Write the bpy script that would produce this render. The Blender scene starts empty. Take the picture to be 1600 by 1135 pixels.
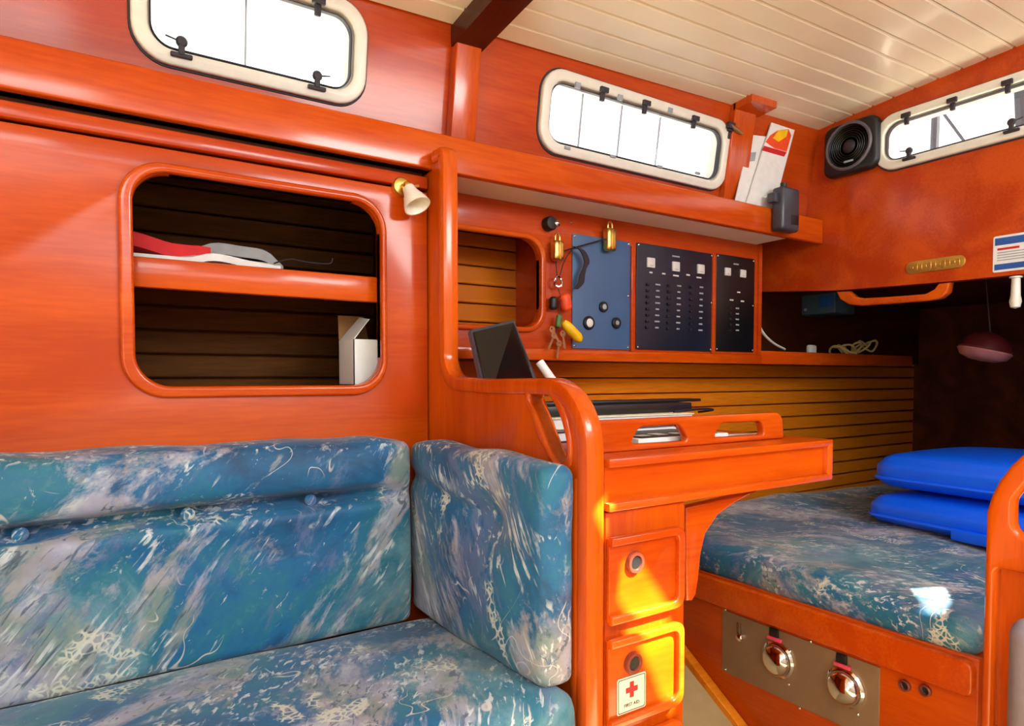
import bpy, bmesh, math, random
import numpy as np
from mathutils import Vector, Matrix, noise
random.seed(7)
R = math.radians
SC = bpy.context.scene
COL = SC.collection

# ------------------------------------------------------------------ camera
W, H = 1600, 1135
F = 1013.0; YAW = R(32.7); PITCH = R(-2.0); HZ = 590.0
PPX = 800.0; PPY = HZ + F*math.tan(-PITCH)
CAM = np.array([0, 0, 1.0])
cam_d = bpy.data.cameras.new('camera'); cam = bpy.data.objects.new('camera', cam_d); COL.objects.link(cam)
cam.location = CAM; cam.rotation_euler = (R(90)+PITCH, 0, -YAW)
cam_d.sensor_width = 36; cam_d.lens = F/W*36; cam_d.shift_y = (PPY-H/2)/W; cam_d.clip_start = .02
SC.camera = cam

# ------------------------------------------------------------------ world, sun, exposure
WORLD = 1.9
w = bpy.data.worlds.new('sky'); SC.world = w; w.use_nodes = True
bg = w.node_tree.nodes['Background']; bg.inputs[0].default_value = (.97, 1.0, .99, 1); bg.inputs[1].default_value = WORLD
SUN_DIR = Vector((.36, -.60, .715)).normalized()          # towards the sun
sd = bpy.data.lights.new('sun', 'SUN'); sun = bpy.data.objects.new('sun', sd); COL.objects.link(sun)
sd.energy = 60; sd.angle = R(.5); sd.color = (1, .95, .72)
sun.rotation_euler = SUN_DIR.to_track_quat('Z', 'Y').to_euler(); sun.location = (3, -4, 5)
def skylight(name, loc, tgt, sx, sy, power, col=(.93, 1.0, .97)):
    d = bpy.data.lights.new(name, 'AREA'); d.shape = 'RECTANGLE'; d.size = sx; d.size_y = sy; d.energy = power; d.color = col
    o = bpy.data.objects.new(name, d); COL.objects.link(o); o.location = loc
    o.rotation_euler = (Vector(tgt)-Vector(loc)).to_track_quat('-Z', 'Y').to_euler(); return o
skylight('daylight_companionway', (1.25, -.60, 1.90), (1.25, .1, .9), .8, .7, 48)     # sky through the open companionway
skylight('daylight_hatch', (-.35, -.35, 1.88), (-.3, .3, .5), .6, .6, 17)              # sky through the saloon hatch
skylight('daylight_ports', (.1, -1.22, 1.66), (.2, 1.2, 1.3), 1.8, .26, 9)            # sky through the opposite ports
SC.view_settings.view_transform = 'Standard'; SC.view_settings.look = 'None'
SC.view_settings.exposure = -0.22; SC.view_settings.gamma = 1.0; SC.view_settings.use_curve_mapping = False

# ------------------------------------------------------------------ measuring: a sight line of the camera met with a real plane
fw = np.array([math.sin(YAW)*math.cos(PITCH), math.cos(YAW)*math.cos(PITCH), math.sin(PITCH)])
rt = np.array([math.cos(YAW), -math.sin(YAW), 0]); up = np.cross(rt, fw)
def U(x, y, X=None, Y=None, Z=None):
    d = fw + rt*(x-PPX)/F - up*(y-PPY)/F
    i, v = (0, X) if X is not None else (1, Y) if Y is not None else (2, Z)
    return Vector(CAM + (v-CAM[i])/d[i]*d)

# ------------------------------------------------------------------ materials
def lin(c):
    return tuple(((v/255)/12.92 if v/255 <= .04045 else (((v/255)+.055)/1.055)**2.4) for v in c)
def newmat(name):
    m = bpy.data.materials.new(name); m.use_nodes = True
    return m, m.node_tree.nodes, m.node_tree.links, m.node_tree.nodes['Principled BSDF']
def plain(name, rgb, rough=.5, metal=0., coat=0., var=.12, scale=40, bump=0., alpha=None, spec=.5):
    m, N, L, b = newmat(name)
    tc = N.new('ShaderNodeTexCoord'); no = N.new('ShaderNodeTexNoise'); no.inputs['Scale'].default_value = scale; no.inputs['Detail'].default_value = 4
    L.new(tc.outputs['Object'], no.inputs['Vector'])
    rp = N.new('ShaderNodeValToRGB'); c = lin(rgb)
    rp.color_ramp.elements[0].position = .3; rp.color_ramp.elements[1].position = .7
    rp.color_ramp.elements[0].color = (*[v*(1-var) for v in c], 1); rp.color_ramp.elements[1].color = (*[min(1, v*(1+var)) for v in c], 1)
    L.new(no.outputs['Fac'], rp.inputs['Fac']); L.new(rp.outputs['Color'], b.inputs['Base Color'])
    b.inputs['Roughness'].default_value = rough; b.inputs['Metallic'].default_value = metal
    b.inputs['Coat Weight'].default_value = coat; b.inputs['Coat Roughness'].default_value = .1
    b.inputs['Specular IOR Level'].default_value = spec
    if bump:
        bp = N.new('ShaderNodeBump'); bp.inputs['Strength'].default_value = bump; bp.inputs['Distance'].default_value = .002
        L.new(no.outputs['Fac'], bp.inputs['Height']); L.new(bp.outputs['Normal'], b.inputs['Normal'])
    if alpha is not None: b.inputs['Alpha'].default_value = alpha
    return m
def wood(name, axis, ca, cb, rough=.36, coat=.35, scale=7.0, fine=.35, spec=.12):
    m, N, L, b = newmat(name)
    tc = N.new('ShaderNodeTexCoord'); mp = N.new('ShaderNodeMapping')
    s = [1.0, 1.0, 1.0]; s[axis] = .09; mp.inputs['Scale'].default_value = s
    L.new(tc.outputs['Object'], mp.inputs['Vector'])
    n1 = N.new('ShaderNodeTexNoise'); n1.inputs['Scale'].default_value = scale; n1.inputs['Detail'].default_value = 5; n1.inputs['Distortion'].default_value = .8
    n2 = N.new('ShaderNodeTexNoise'); n2.inputs['Scale'].default_value = scale*22; n2.inputs['Detail'].default_value = 3
    L.new(mp.outputs[0], n1.inputs['Vector']); L.new(mp.outputs[0], n2.inputs['Vector'])
    ad = N.new('ShaderNodeMath'); ad.operation = 'MULTIPLY_ADD'; ad.inputs[1].default_value = fine; L.new(n2.outputs['Fac'], ad.inputs[0]); L.new(n1.outputs['Fac'], ad.inputs[2])
    rp = N.new('ShaderNodeValToRGB'); e = rp.color_ramp.elements
    e[0].position = .38+fine*.5; e[1].position = .68+fine*.45
    e[0].color = (*lin(ca), 1); e[1].color = (*lin(cb), 1)
    L.new(ad.outputs[0], rp.inputs['Fac']); L.new(rp.outputs['Color'], b.inputs['Base Color'])
    b.inputs['Roughness'].default_value = rough
    b.inputs['Coat Weight'].default_value = coat*1.3; b.inputs['Coat Roughness'].default_value = .14; b.inputs['Specular IOR Level'].default_value = spec
    bp = N.new('ShaderNodeBump'); bp.inputs['Strength'].default_value = .05; bp.inputs['Distance'].default_value = .002
    L.new(n2.outputs['Fac'], bp.inputs['Height']); L.new(bp.outputs['Normal'], b.inputs['Normal'])
    return m
def fabric(name, rot, seed=0.0):
    m, N, L, b = newmat(name)
    tc = N.new('ShaderNodeTexCoord')
    off = N.new('ShaderNodeMapping'); off.inputs['Location'].default_value = (seed, seed*1.7, seed*.6); L.new(tc.outputs['Object'], off.inputs['Vector'])
    def tex(scale, detail=3, dist=0., vec=None, rough=.55):
        n = N.new('ShaderNodeTexNoise'); n.inputs['Scale'].default_value = scale; n.inputs['Detail'].default_value = detail
        n.inputs['Distortion'].default_value = dist; n.inputs['Roughness'].default_value = rough
        L.new((vec or off).outputs[0], n.inputs['Vector']); return n
    def ramp(inp, stops):
        r = N.new('ShaderNodeValToRGB'); els = r.color_ramp.elements
        while len(els) < len(stops): els.new(.5)
        for e, (p, c) in zip(els, stops):
            e.position = p; e.color = (*(lin(c) if isinstance(c, tuple) else (c, c, c)), 1)
        L.new(inp.outputs[0], r.inputs['Fac']); return r
    def mix(f, a, c):
        x = N.new('ShaderNodeMix'); x.data_type = 'RGBA'
        L.new(f.outputs[0], x.inputs[0])
        L.new(a.outputs[0] if a.bl_idname != 'ShaderNodeMix' else a.outputs[2], x.inputs[6])
        if isinstance(c, tuple): x.inputs[7].default_value = (*lin(c), 1)
        else: L.new(c.outputs[0] if c.bl_idname != 'ShaderNodeMix' else c.outputs[2], x.inputs[7])
        return x
    def mul(a, c, op='MULTIPLY'):
        x = N.new('ShaderNodeMath'); x.operation = op
        L.new(a.outputs[0], x.inputs[0])
        if isinstance(c, (int, float)): x.inputs[1].default_value = c
        else: L.new(c.outputs[0], x.inputs[1])
        return x
    def vmap(rt_, sc_):
        r0 = N.new('ShaderNodeMapping'); r0.inputs['Rotation'].default_value = rt_; L.new(off.outputs[0], r0.inputs['Vector'])
        x = N.new('ShaderNodeMapping'); x.inputs['Scale'].default_value = sc_; L.new(r0.outputs[0], x.inputs['Vector']); return x
    st = vmap(rot, (1.0, 1.0, .34)); bs = vmap(rot, (1., 1., .13))
    base = ramp(tex(3.6, 9, .5, None, .68), [(.34, (2, 60, 104)), (.46, (4, 92, 140)), (.55, (24, 104, 130)), (.66, (96, 140, 156))])
    # pale brush patches running diagonally, broken up by bristle marks
    pale = ramp(tex(6.0, 8, .5, st, .72), [(.50, 0.), (.57, 1.)])
    pcol = ramp(tex(11, 4), [(.36, (128, 140, 128)), (.46, (172, 160, 160)), (.55, (176, 170, 190)), (.66, (206, 204, 204))])
    c1 = mix(mul(pale, .72), base, pcol)
    vio = ramp(tex(10, 8, .4, st, .75), [(.53, 0.), (.60, 1.)])
    c2 = mix(mul(vio, .55), c1, (98, 108, 150))
    br = ramp(tex(95, 3, .6, bs), [(.55, 0.), (.62, 1.)])
    msk = ramp(tex(7.5, 4, .3), [(.48, 0.), (.56, 1.)])
    c3 = mix(mul(mul(br, msk), .8), c2, (204, 208, 212))
    dk = ramp(tex(85, 3, .9, bs), [(.58, 0.), (.64, 1.)])
    c4 = mix(mul(mul(dk, pale), .75), c3, (30, 60, 86))
    # ragged white flecks
    fl = ramp(tex(75, 6, .8, st, .75), [(.64, 0.), (.68, 1.)])
    c4 = mix(mul(fl, .7), c4, (206, 204, 204))
    # foam: small cell outlines in ragged clusters
    wn = tex(30, 2); wmx = N.new('ShaderNodeVectorMath'); wmx.operation = 'MULTIPLY_ADD'; wmx.inputs[1].default_value = (.02, .02, .02)
    L.new(wn.outputs[1], wmx.inputs[0]); L.new(off.outputs[0], wmx.inputs[2])
    vo = N.new('ShaderNodeTexVoronoi'); vo.feature = 'DISTANCE_TO_EDGE'; vo.inputs['Scale'].default_value = 85; L.new(wmx.outputs[0], vo.inputs['Vector'])
    ce = ramp(vo, [(.08, 1.), (.16, 0.)])
    cm = ramp(tex(8.0, 5, .4), [(.60, 0.), (.64, 1.)])
    c5 = mix(mul(mul(ce, cm), .85), c4, (204, 204, 190))
    # loose curling lines
    cu = tex(7.5, 1, 1.6); cs = mul(cu, .47, 'SUBTRACT'); ab = mul(cs, 1.0); ab.operation = 'ABSOLUTE'
    cl = ramp(ab, [(.003, 1.), (.007, 0.)])
    cq = ramp(tex(6.3, 2), [(.56, 0.), (.6, 1.)])
    c6 = mix(mul(mul(cl, cq), .85), c5, (200, 192, 190))
    L.new(c6.outputs[2], b.inputs['Base Color'])
    b.inputs['Roughness'].default_value = .62; b.inputs['Sheen Weight'].default_value = .15
    wv = tex(420, 2); bp = N.new('ShaderNodeBump'); bp.inputs['Strength'].default_value = .25; bp.inputs['Distance'].default_value = .001
    w2 = tex(28, 3); a2 = mul(mul(w2, 2.0), wv, 'ADD')
    L.new(a2.outputs[0], bp.inputs['Height']); L.new(bp.outputs['Normal'], b.inputs['Normal'])
    return m
WA, WB = (176, 60, 2), (202, 82, 4)
M = dict(
    wx=wood('teak_varnish_x', 0, WA, WB), wy=wood('teak_varnish_y', 1, WA, WB), wz=wood('teak_varnish_z', 2, WA, WB),
    rim=wood('teak_rim', 0, (184, 64, 6), (212, 90, 12), .22, .5), rimz=wood('teak_rim_z', 2, (184, 64, 6), (212, 90, 12), .22, .5),
    mah=wood('mahogany_face', 0, (170, 54, 10), (196, 76, 16)), beam=wood('shaded_beam', 1, (52, 14, 8), (84, 26, 12)),  # beam: its shadow is put into the dark brown
    plank=wood('hull_plank', 0, (204, 106, 14), (236, 140, 30), .4, .2), plankd=wood('hull_plank_shaded', 0, (58, 32, 5), (96, 56, 10), .6, .0, spec=.1), dark=wood('dark_lining', 0, (62, 24, 10), (92, 40, 16), .6, .05),  # plankd: browner locker planks, with the locker's shade put into the colour
    white=plain('white_plastic', (226, 222, 214), .35, var=.04), ceil=plain('ceiling_white', (236, 229, 213), .32, var=.04, scale=6, coat=.2),
    black=plain('black_plastic', (22, 21, 24), .45), gasket=plain('black_gasket', (44, 38, 50), .6),
    chrome=plain('chrome', (225, 225, 225), .06, 1.0, var=.02), steel=plain('brushed_steel', (146, 116, 88), .4, .3, var=.1, scale=14),
    brass=plain('brass', (222, 186, 98), .3, 1.0, var=.08), shade=plain('opal_glass', (232, 226, 214), .25, var=.03),
    bluepanel=plain('blue_panel', (62, 94, 136), .4, var=.08, scale=10), navy=plain('navy_panel', (20, 28, 46), .35, var=.2, scale=14), blk=plain('black_panel', (12, 14, 18), .35),
    meter=plain('meter_face', (214, 208, 206), .4, var=.03), print=plain('print_grey', (150, 156, 168), .6, var=.1), red=plain('red', (196, 24, 30), .5), pink=plain('pink_tape', (226, 70, 96), .5),
    redcloth=plain('red_cloth', (206, 14, 26), .7), paper=plain('paper', (226, 224, 226), .7, var=.05), grey=plain('grey_plastic_bag', (132, 128, 130), .4),
    carton=plain('carton_white', (224, 226, 230), .6, var=.03), kraft=plain('carton_inside', (150, 112, 70), .8),
    blue=plain('blue_vinyl', (8, 96, 255), .36, var=.06, scale=8, coat=.15), orange=plain('orange_float', (236, 76, 30), .5), yellow=plain('yellow_float', (246, 190, 12), .45),
    tan=plain('tan_rope', (206, 178, 116), .8), green=plain('green_tag', (78, 110, 50), .5), keym=plain('key_metal', (176, 156, 118), .3, .9), cord=plain('dark_cord', (36, 22, 34), .7),
    cream=plain('cream_paper', (222, 214, 190), .6, var=.04), bluep=plain('blue_print', (34, 82, 160), .5), sand=plain('beige_liner', (176, 150, 104), .6, var=.08, scale=20),
    gold=plain('gold_plate', (204, 160, 74), .35, .8), radio=plain('radio_grey', (62, 84, 104), .4), ringm=plain('pull_ring_brown', (120, 52, 40), .2, coat=.6), spring=plain('speaker_ring', (92, 86, 96), .45), lens=plain('pink_lens', (158, 100, 100), .3, var=.2, scale=25), dred=plain('dark_red_shell', (70, 14, 18), .4),
    padding=plain('grey_padding', (140, 134, 150), .7), cabin=plain('deck_white', (225, 225, 225), .6), screen=plain('black_glass', (8, 8, 10), .12), lap=plain('slate_shell', (58, 60, 72), .3),
    fabA=fabric('settee_fabric', (0, R(-38), 0), .0), fabB=fabric('side_fabric', (R(30), 0, 0), 2.3), fabC=fabric('seat_fabric', (R(70), R(-30), 0), 5.1), fabD=fabric('berth_fabric', (R(60), R(40), 0), 8.4))
mg, N_, L_, b_ = newmat('pane_glass')
tr = N_.new('ShaderNodeBsdfTransparent'); gl = N_.new('ShaderNodeBsdfGlossy'); gl.inputs['Roughness'].default_value = .02
mx = N_.new('ShaderNodeMixShader'); mx.inputs[0].default_value = .06
L_.new(tr.outputs[0], mx.inputs[1]); L_.new(gl.outputs[0], mx.inputs[2]); L_.new(mx.outputs[0], N_['Material Output'].inputs['Surface'])
M['glass'] = mg

# ------------------------------------------------------------------ mesh helpers (all shapes are given in world coordinates)
class B:
    def __init__(s): s.bm = bmesh.new()
    def add(s, verts, faces):
        vs = [s.bm.verts.new(v) for v in verts]
        for f in faces:
            try: s.bm.faces.new([vs[i] for i in f])
            except ValueError: pass
        return vs
    def box(s, x0, x1, y0, y1, z0, z1, bev=0., seg=2, fr=None):
        t = bmesh.new(); bmesh.ops.create_cube(t, size=1)
        for v in t.verts: v.co = Vector((x0+(v.co.x+.5)*(x1-x0), y0+(v.co.y+.5)*(y1-y0), z0+(v.co.z+.5)*(z1-z0)))
        if bev: bmesh.ops.bevel(t, geom=t.edges[:], offset=bev, segments=seg, affect='EDGES', profile=.5)
        if fr:
            for v in t.verts: v.co = fr(*v.co)
        return s.merge(t)
    def merge(s, t):
        t.verts.index_update()
        s.add([v.co.copy() for v in t.verts], [[v.index for v in f.verts] for f in t.faces]); t.free(); return s
    def tube(s, pts, r, n=8, closed=False, smooth=0):
        pts = [Vector(p) for p in pts]
        if smooth: pts = catmull(pts, smooth, closed)
        rs = r if isinstance(r, (list, tuple)) else [r]*len(pts)
        if len(rs) != len(pts): rs = [rs[min(len(rs)-1, int(i*len(rs)/len(pts)))] for i in range(len(pts))]
        k = len(pts); vs = []; nrm = None
        for i in range(k):
            if closed: t = (pts[(i+1) % k]-pts[i-1]).normalized()
            else: t = (pts[min(i+1, k-1)]-pts[max(i-1, 0)]).normalized()
            if nrm is None:
                nrm = t.orthogonal().normalized()
            nrm = (nrm - t*nrm.dot(t)).normalized(); bn = t.cross(nrm)
            for j in range(n):
                a = 2*math.pi*j/n; vs.append(pts[i]+(nrm*math.cos(a)+bn*math.sin(a))*rs[i])
        fs = []
        for i in range(k if closed else k-1):
            for j in range(n):
                a, b2 = i*n, ((i+1) % k)*n
                fs.append((a+j, a+(j+1) % n, b2+(j+1) % n, b2+j))
        if not closed: fs += [tuple(range(n))[::-1], tuple(range((k-1)*n, k*n))]
        s.add(vs, fs); return s
    def lathe(s, prof, o, ax, n=24):
        o = Vector(o); ax = Vector(ax).normalized(); u = ax.orthogonal().normalized(); v = ax.cross(u)
        vs = []; k = len(prof)
        for r, h in prof:
            for j in range(n):
                a = 2*math.pi*j/n; vs.append(o+ax*h+(u*math.cos(a)+v*math.sin(a))*max(r, 1e-5))
        fs = [(i*n+j, i*n+(j+1) % n, (i+1)*n+(j+1) % n, (i+1)*n+j) for i in range(k-1) for j in range(n)]
        fs += [tuple(range(n))[::-1], tuple(range((k-1)*n, k*n))]
        s.add(vs, fs); return s
    def plate(s, loops, fr, w0, w1, bev=0., res=2):
        """flat shape with holes: loops in plane coordinates, thickness from w0 to w1 along the plane's normal"""
        cu = bpy.data.curves.new('t', 'CURVE'); cu.dimensions = '2D'; cu.fill_mode = 'BOTH'
        cu.extrude = max((w1-w0)/2-bev, 1e-5); cu.bevel_depth = bev; cu.offset = -bev; cu.bevel_resolution = res
        for lp in loops:
            sp = cu.splines.new('POLY'); sp.points.add(len(lp)-1); sp.use_cyclic_u = True
            for p, q in zip(sp.points, lp): p.co = (q[0], q[1], 0, 1)
        ob = bpy.data.objects.new('t', cu); COL.objects.link(ob)
        me = bpy.data.meshes.new_from_object(ob.evaluated_get(bpy.context.evaluated_depsgraph_get()))
        wm = (w0+w1)/2
        s.add([fr(v.co.x, v.co.y, wm+v.co.z) for v in me.vertices], [tuple(p.vertices) for p in me.polygons])
        bpy.data.objects.remove(ob); bpy.data.curves.remove(cu); bpy.data.meshes.remove(me)
        return s
    def blob(s, c, half, r, sub=(14, 14, 8), fn=None, rot=None):
        """rounded, padded block: cube surface grid with corner radius r and a bulging / creasing function"""
        t = bmesh.new(); hx, hy, hz = half; idx = {}
        def key(p): return tuple(round(q, 5) for q in p)
        def vert(p):
            k = key(p)
            if k not in idx: idx[k] = t.verts.new(p)
            return idx[k]
        for ax in range(3):
            o1, o2 = [i for i in range(3) if i != ax]
            for sg in (-1, 1):
                for i in range(sub[o1]):
                    for j in range(sub[o2]):
                        q = []
                        for di, dj in ((0, 0), (1, 0), (1, 1), (0, 1)):
                            p = [0, 0, 0]; p[ax] = sg; p[o1] = -1+2*(i+di)/sub[o1]; p[o2] = -1+2*(j+dj)/sub[o2]; q.append(vert(tuple(p)))
                        t.faces.new(q if sg > 0 else q[::-1])
        c = Vector(c)
        for v in t.verts:
            n = v.co.copy(); p = Vector((n.x*hx, n.y*hy, n.z*hz))
            q = Vector([max(-(h-r), min(h-r, a)) for a, h in zip(p, half)]); d = p-q
            p = q + d.normalized()*r if d.length > 1e-9 else p
            if fn: p = fn(p, n)
            v.co = c + (rot @ p if rot else p)
        return s.merge(t)
    def build(s, name, mat, parent=None, label=None, cat=None, group=None, kind=None, loc=None, flat=False):
        bm = s.bm
        bmesh.ops.remove_doubles(bm, verts=bm.verts, dist=1e-5)
        bmesh.ops.recalc_face_normals(bm, faces=bm.faces)
        for f in bm.faces: f.smooth = not flat
        for e in bm.edges:
            if len(e.link_faces) == 2 and e.calc_face_angle(0) > R(38): e.smooth = False
        if parent is not None: o = parent['_o'] if False else world_loc(parent)
        elif loc is not None: o = Vector(loc)
        else:
            lo = Vector([min(v.co[i] for v in bm.verts) for i in range(3)]); hi = Vector([max(v.co[i] for v in bm.verts) for i in range(3)])
            o = Vector(((lo.x+hi.x)/2, (lo.y+hi.y)/2, lo.z))
        for v in bm.verts: v.co -= o
        me = bpy.data.meshes.new(name); bm.to_mesh(me); bm.free()
        me.materials.append(M[mat] if isinstance(mat, str) else mat)
        ob = bpy.data.objects.new(name, me); COL.objects.link(ob)
        LOC[ob.name] = o
        if parent is not None: ob.parent = parent
        else: ob.location = o
        tag(ob, label, cat, group, kind); return ob
LOC = {}
def world_loc(o): return LOC[o.name]
def tag(o, label=None, cat=None, group=None, kind=None):
    if label: o['label'] = label
    if cat: o['category'] = cat
    if group: o['group'] = group
    if kind: o['kind'] = kind
    return o
def thing(name, label, cat, loc, group=None, kind=None):
    o = bpy.data.objects.new(name, None); COL.objects.link(o); o.location = loc; o.empty_display_size = .03
    LOC[o.name] = Vector(loc); return tag(o, label, cat, group, kind)
def catmull(p, k, closed=False):
    out = []; n = len(p)
    for i in range(n if closed else n-1):
        a, b, c, d = (p[(i-1) % n], p[i], p[(i+1) % n], p[(i+2) % n]) if closed else (p[max(i-1, 0)], p[i], p[i+1], p[min(i+2, n-1)])
        for j in range(k):
            t = j/k; out.append(.5*((2*b)+(c-a)*t+(2*a-5*b+4*c-d)*t*t+(3*b-a-3*c+d)*t**3))
    if not closed: out.append(p[-1])
    return out
def rrect(x0, y0, x1, y1, r, n=8):
    out = []
    for cx, cy, a0 in ((x1-r, y1-r, 0), (x0+r, y1-r, 90), (x0+r, y0+r, 180), (x1-r, y0+r, 270)):
        for i in range(n+1):
            a = R(a0+90*i/n); out.append((cx+r*math.cos(a), cy+r*math.sin(a)))
    return out
def roundpoly(pts, rad, n=7):
    """polygon with rounded corners; rad is a number or one radius for each corner"""
    out = []; k = len(pts); rs = rad if isinstance(rad, (list, tuple)) else [rad]*k
    for i in range(k):
        p = Vector(pts[i]); a = (Vector(pts[i-1])-p); b = (Vector(pts[(i+1) % k])-p); r = rs[i]
        if r <= 0: out.append(tuple(p)); continue
        ang = a.angle(b)/2; d = min(r/math.tan(ang), a.length*.49, b.length*.49); 
        p0 = p+a.normalized()*d; p1 = p+b.normalized()*d
        for j in range(n+1):
            t = j/n; q = p0*(1-t)**2+p*2*t*(1-t)+p1*t*t
            out.append((q.x, q.y))
    return out
def ell(cx, cy, rx, ry, n=24, a=0): return [(cx+rx*math.cos(2*math.pi*i/n)*math.cos(a)-ry*math.sin(2*math.pi*i/n)*math.sin(a), cy+rx*math.cos(2*math.pi*i/n)*math.sin(a)+ry*math.sin(2*math.pi*i/n)*math.cos(a)) for i in range(n)]
def FY(Y): return lambda u, v, w: Vector((u, Y-w, v))        # wall facing the cabin (-Y)
def FX(X): return lambda u, v, w: Vector((X-w, u, v))        # bulkhead facing forward (-X)
def FZ(Z): return lambda u, v, w: Vector((u, v, Z+w))
def onY(Y, pts): return [(p.x, p.z) for p in (U(a, b, Y=Y) for a, b in pts)]
def onX(X, pts): return [(p.y, p.z) for p in (U(a, b, X=X) for a, b in pts)]

# ------------------------------------------------------------------ main dimensions (metres)
BX0, BX1, BY = .615, .65, .75          # partition bulkhead: faces and inboard end
LOCK, LIP, NAV, HULL = 1.30, 1.285, 1.42, 1.62
AFT = 2.07
UB, UT, UZ0, UZ1 = 1.36, 1.305, 1.50, 1.86   # leaning cabin side
_n = math.hypot(UZ1-UZ0, UB-UT); SV = Vector((0, (UT-UB)/_n, (UZ1-UZ0)/_n)); SN = Vector((0, -SV.z, SV.y))
def FU(u, v, w): return Vector((u, UB, UZ0)) + SV*v + SN*w
def onU(pts):
    out = []
    for a, b in pts:
        d = Vector(fw + rt*(a-PPX)/F - up*(b-PPY)/F); o = Vector(CAM)
        t = (Vector((0, UB, UZ0))-o).dot(SN)/d.dot(SN); p = o+d*t
        out.append((p.x, (p-Vector((0, UB, UZ0))).dot(SV)))
    return out
def zc(x, y): return 1.786+.036*(x-.7)+.06*(1-(y/1.305)**2)   # cambered headliner

# ================================================================== STRUCTURE
# floor and the hull liner that rises beside it
B().box(-1.4, 3.4, -1.2, 1.0, -.04, .03, .004).build('floor', 'sand', kind='structure', label='beige cabin floor')
lb = B(); lb.add([Vector(p) for p in ((.6, .98, .03), (3.4, .98, .03), (3.4, 1.62, .42), (.6, 1.62, .42), (.6, .98, 0), (3.4, .98, 0), (3.4, 1.64, .40), (.6, 1.64, .40))],
        [(0, 1, 2, 3), (7, 6, 5, 4), (0, 4, 5, 1), (2, 6, 7, 3), (1, 5, 6, 2), (0, 3, 7, 4)])
lb.build('wall_liner', 'sand', kind='structure', label='beige hull liner sloping up from the cabin floor')

# hull side with its planks
hull = thing('wall_hull', 'hull side lined with narrow golden planks', None, (1, HULL, .3), kind='structure')
B().box(-1.4, 3.4, HULL+.012, HULL+.05, .2, 1.50).build('backing', 'dark', hull)
pk = {}
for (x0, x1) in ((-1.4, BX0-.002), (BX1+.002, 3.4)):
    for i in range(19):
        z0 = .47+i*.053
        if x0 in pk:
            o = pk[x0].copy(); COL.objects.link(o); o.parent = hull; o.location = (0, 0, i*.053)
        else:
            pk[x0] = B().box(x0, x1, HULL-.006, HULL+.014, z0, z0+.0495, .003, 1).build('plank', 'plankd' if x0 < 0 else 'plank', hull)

# leaning cabin side with two port openings
W1 = onU([(203, 40), (572, 60), (430, 112), (380, -40)])
u0, u1 = onU([(203, 20)])[0][0], onU([(572, 60)])[0][0]; v0 = onU([(400, 108)])[0][1]
P2L, P2R = onU([(842, 170)])[0][0], onU([(1133, 250)])[0][0]
P2B, P2T = onU([(985, 269)])[0][1], onU([(985, 144)])[0][1]
HP = P2T-P2B
P1 = (u0, P2B, u1, P2T); P2 = (P2L, P2B, P2R, P2T)
def inner(p, d): return (p[0]+d, p[1]+d, p[2]-d, p[3]-d)
wl = B().plate([[(-1.4, -.02), (AFT+.03, -.02), (AFT+.03, .40), (-1.4, .40)], rrect(*inner(P1, .022), .05), rrect(*inner(P2, .022), .05)], FU, -.03, 0)
wl.build('wall_cabin_side', 'mah', kind='structure', label='red-brown varnished cabin side with two oblong ports')
def port(name, p, fr, label, dogs, hinges, gasket_right=True, outer=None):
    t = thing(name, label, None, fr((p[0]+p[2])/2, p[1], 0), kind='structure')
    r = .062; i = inner(p, .026)
    B().plate([rrect(*p, r), rrect(*i, r-.02)], fr, -.012, .014, .005).build('frame', 'white', t)
    B().plate([rrect(*inner(p, .020), r-.016), rrect(*inner(p, .030), r-.023)], fr, -.05, -.004, .002).build('spigot', 'white', t)
    B().plate([rrect(*inner(p, -.004), r+.003), rrect(*inner(p, .004), r-.003)], fr, -.004, .003, .001).build('seal', 'gasket', t)
    B().plate([rrect(*inner(p, .030), r-.024), rrect(*inner(p, .0322), r-.026)], fr, -.012, .004, .0010).build('gasket', 'gasket', t)
    B().plate([rrect(*inner(p, .029), r-.024)], fr, -.020, -.016).build('pane', 'glass', t)
    for (uu, kind_) in hinges:
        v = p[3]-.022
        h = B(); h.box(uu-.013, uu+.013, v-.006, v+.008, .012, .022, .002, fr=fr); h.box(uu-.006, uu+.006, v-.026, v-.002, .006, .016, .002, fr=fr)
        h.build('hinge', 'gasket', t)
    for (uu, sg) in dogs:
        v = p[1]+.024
        h = B(); h.box(uu-.018, uu+.018, v-.010, v-.002, .010, .022, .002, fr=fr); h.box(uu-.005, uu+.005, v-.006, v+.012, .012, .024, .002, fr=fr)
        d = h.build('dog', 'gasket', t)
        k = B(); k.lathe([(.004, 0), (.009, .003), (.010, .009), (.007, .014), (.0, .015)], fr(uu, v+.017, .010), fr(0, 0, 1)-fr(0, 0, 0), 14)
        k.build('knob', 'gasket', d)
        k = B(); k.tube([fr(uu, v+.017, .018), fr(uu+sg*.026, v+.022, .018)], .0015, 6); k.build('lever', 'gasket', d)
    return t
def uonU(x, y): return onU([(x, y)])[0][0]
port('window_1', P1, FU, 'long oblong port with pale frame at the upper left', [(uonU(282, 52), -1), (uonU(492, 120), 1)], [(uonU(395, -20), 0), (uonU(494, 20), 0), (uonU(280, -50), 0)])
port('window_2', P2, FU, 'oblong port with pale frame above the switch panels', [], [(uonU(937, 150), 0), (uonU(1003, 168), 0), (uonU(1080, 187), 0), (uonU(1135, 200), 0)])
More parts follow.
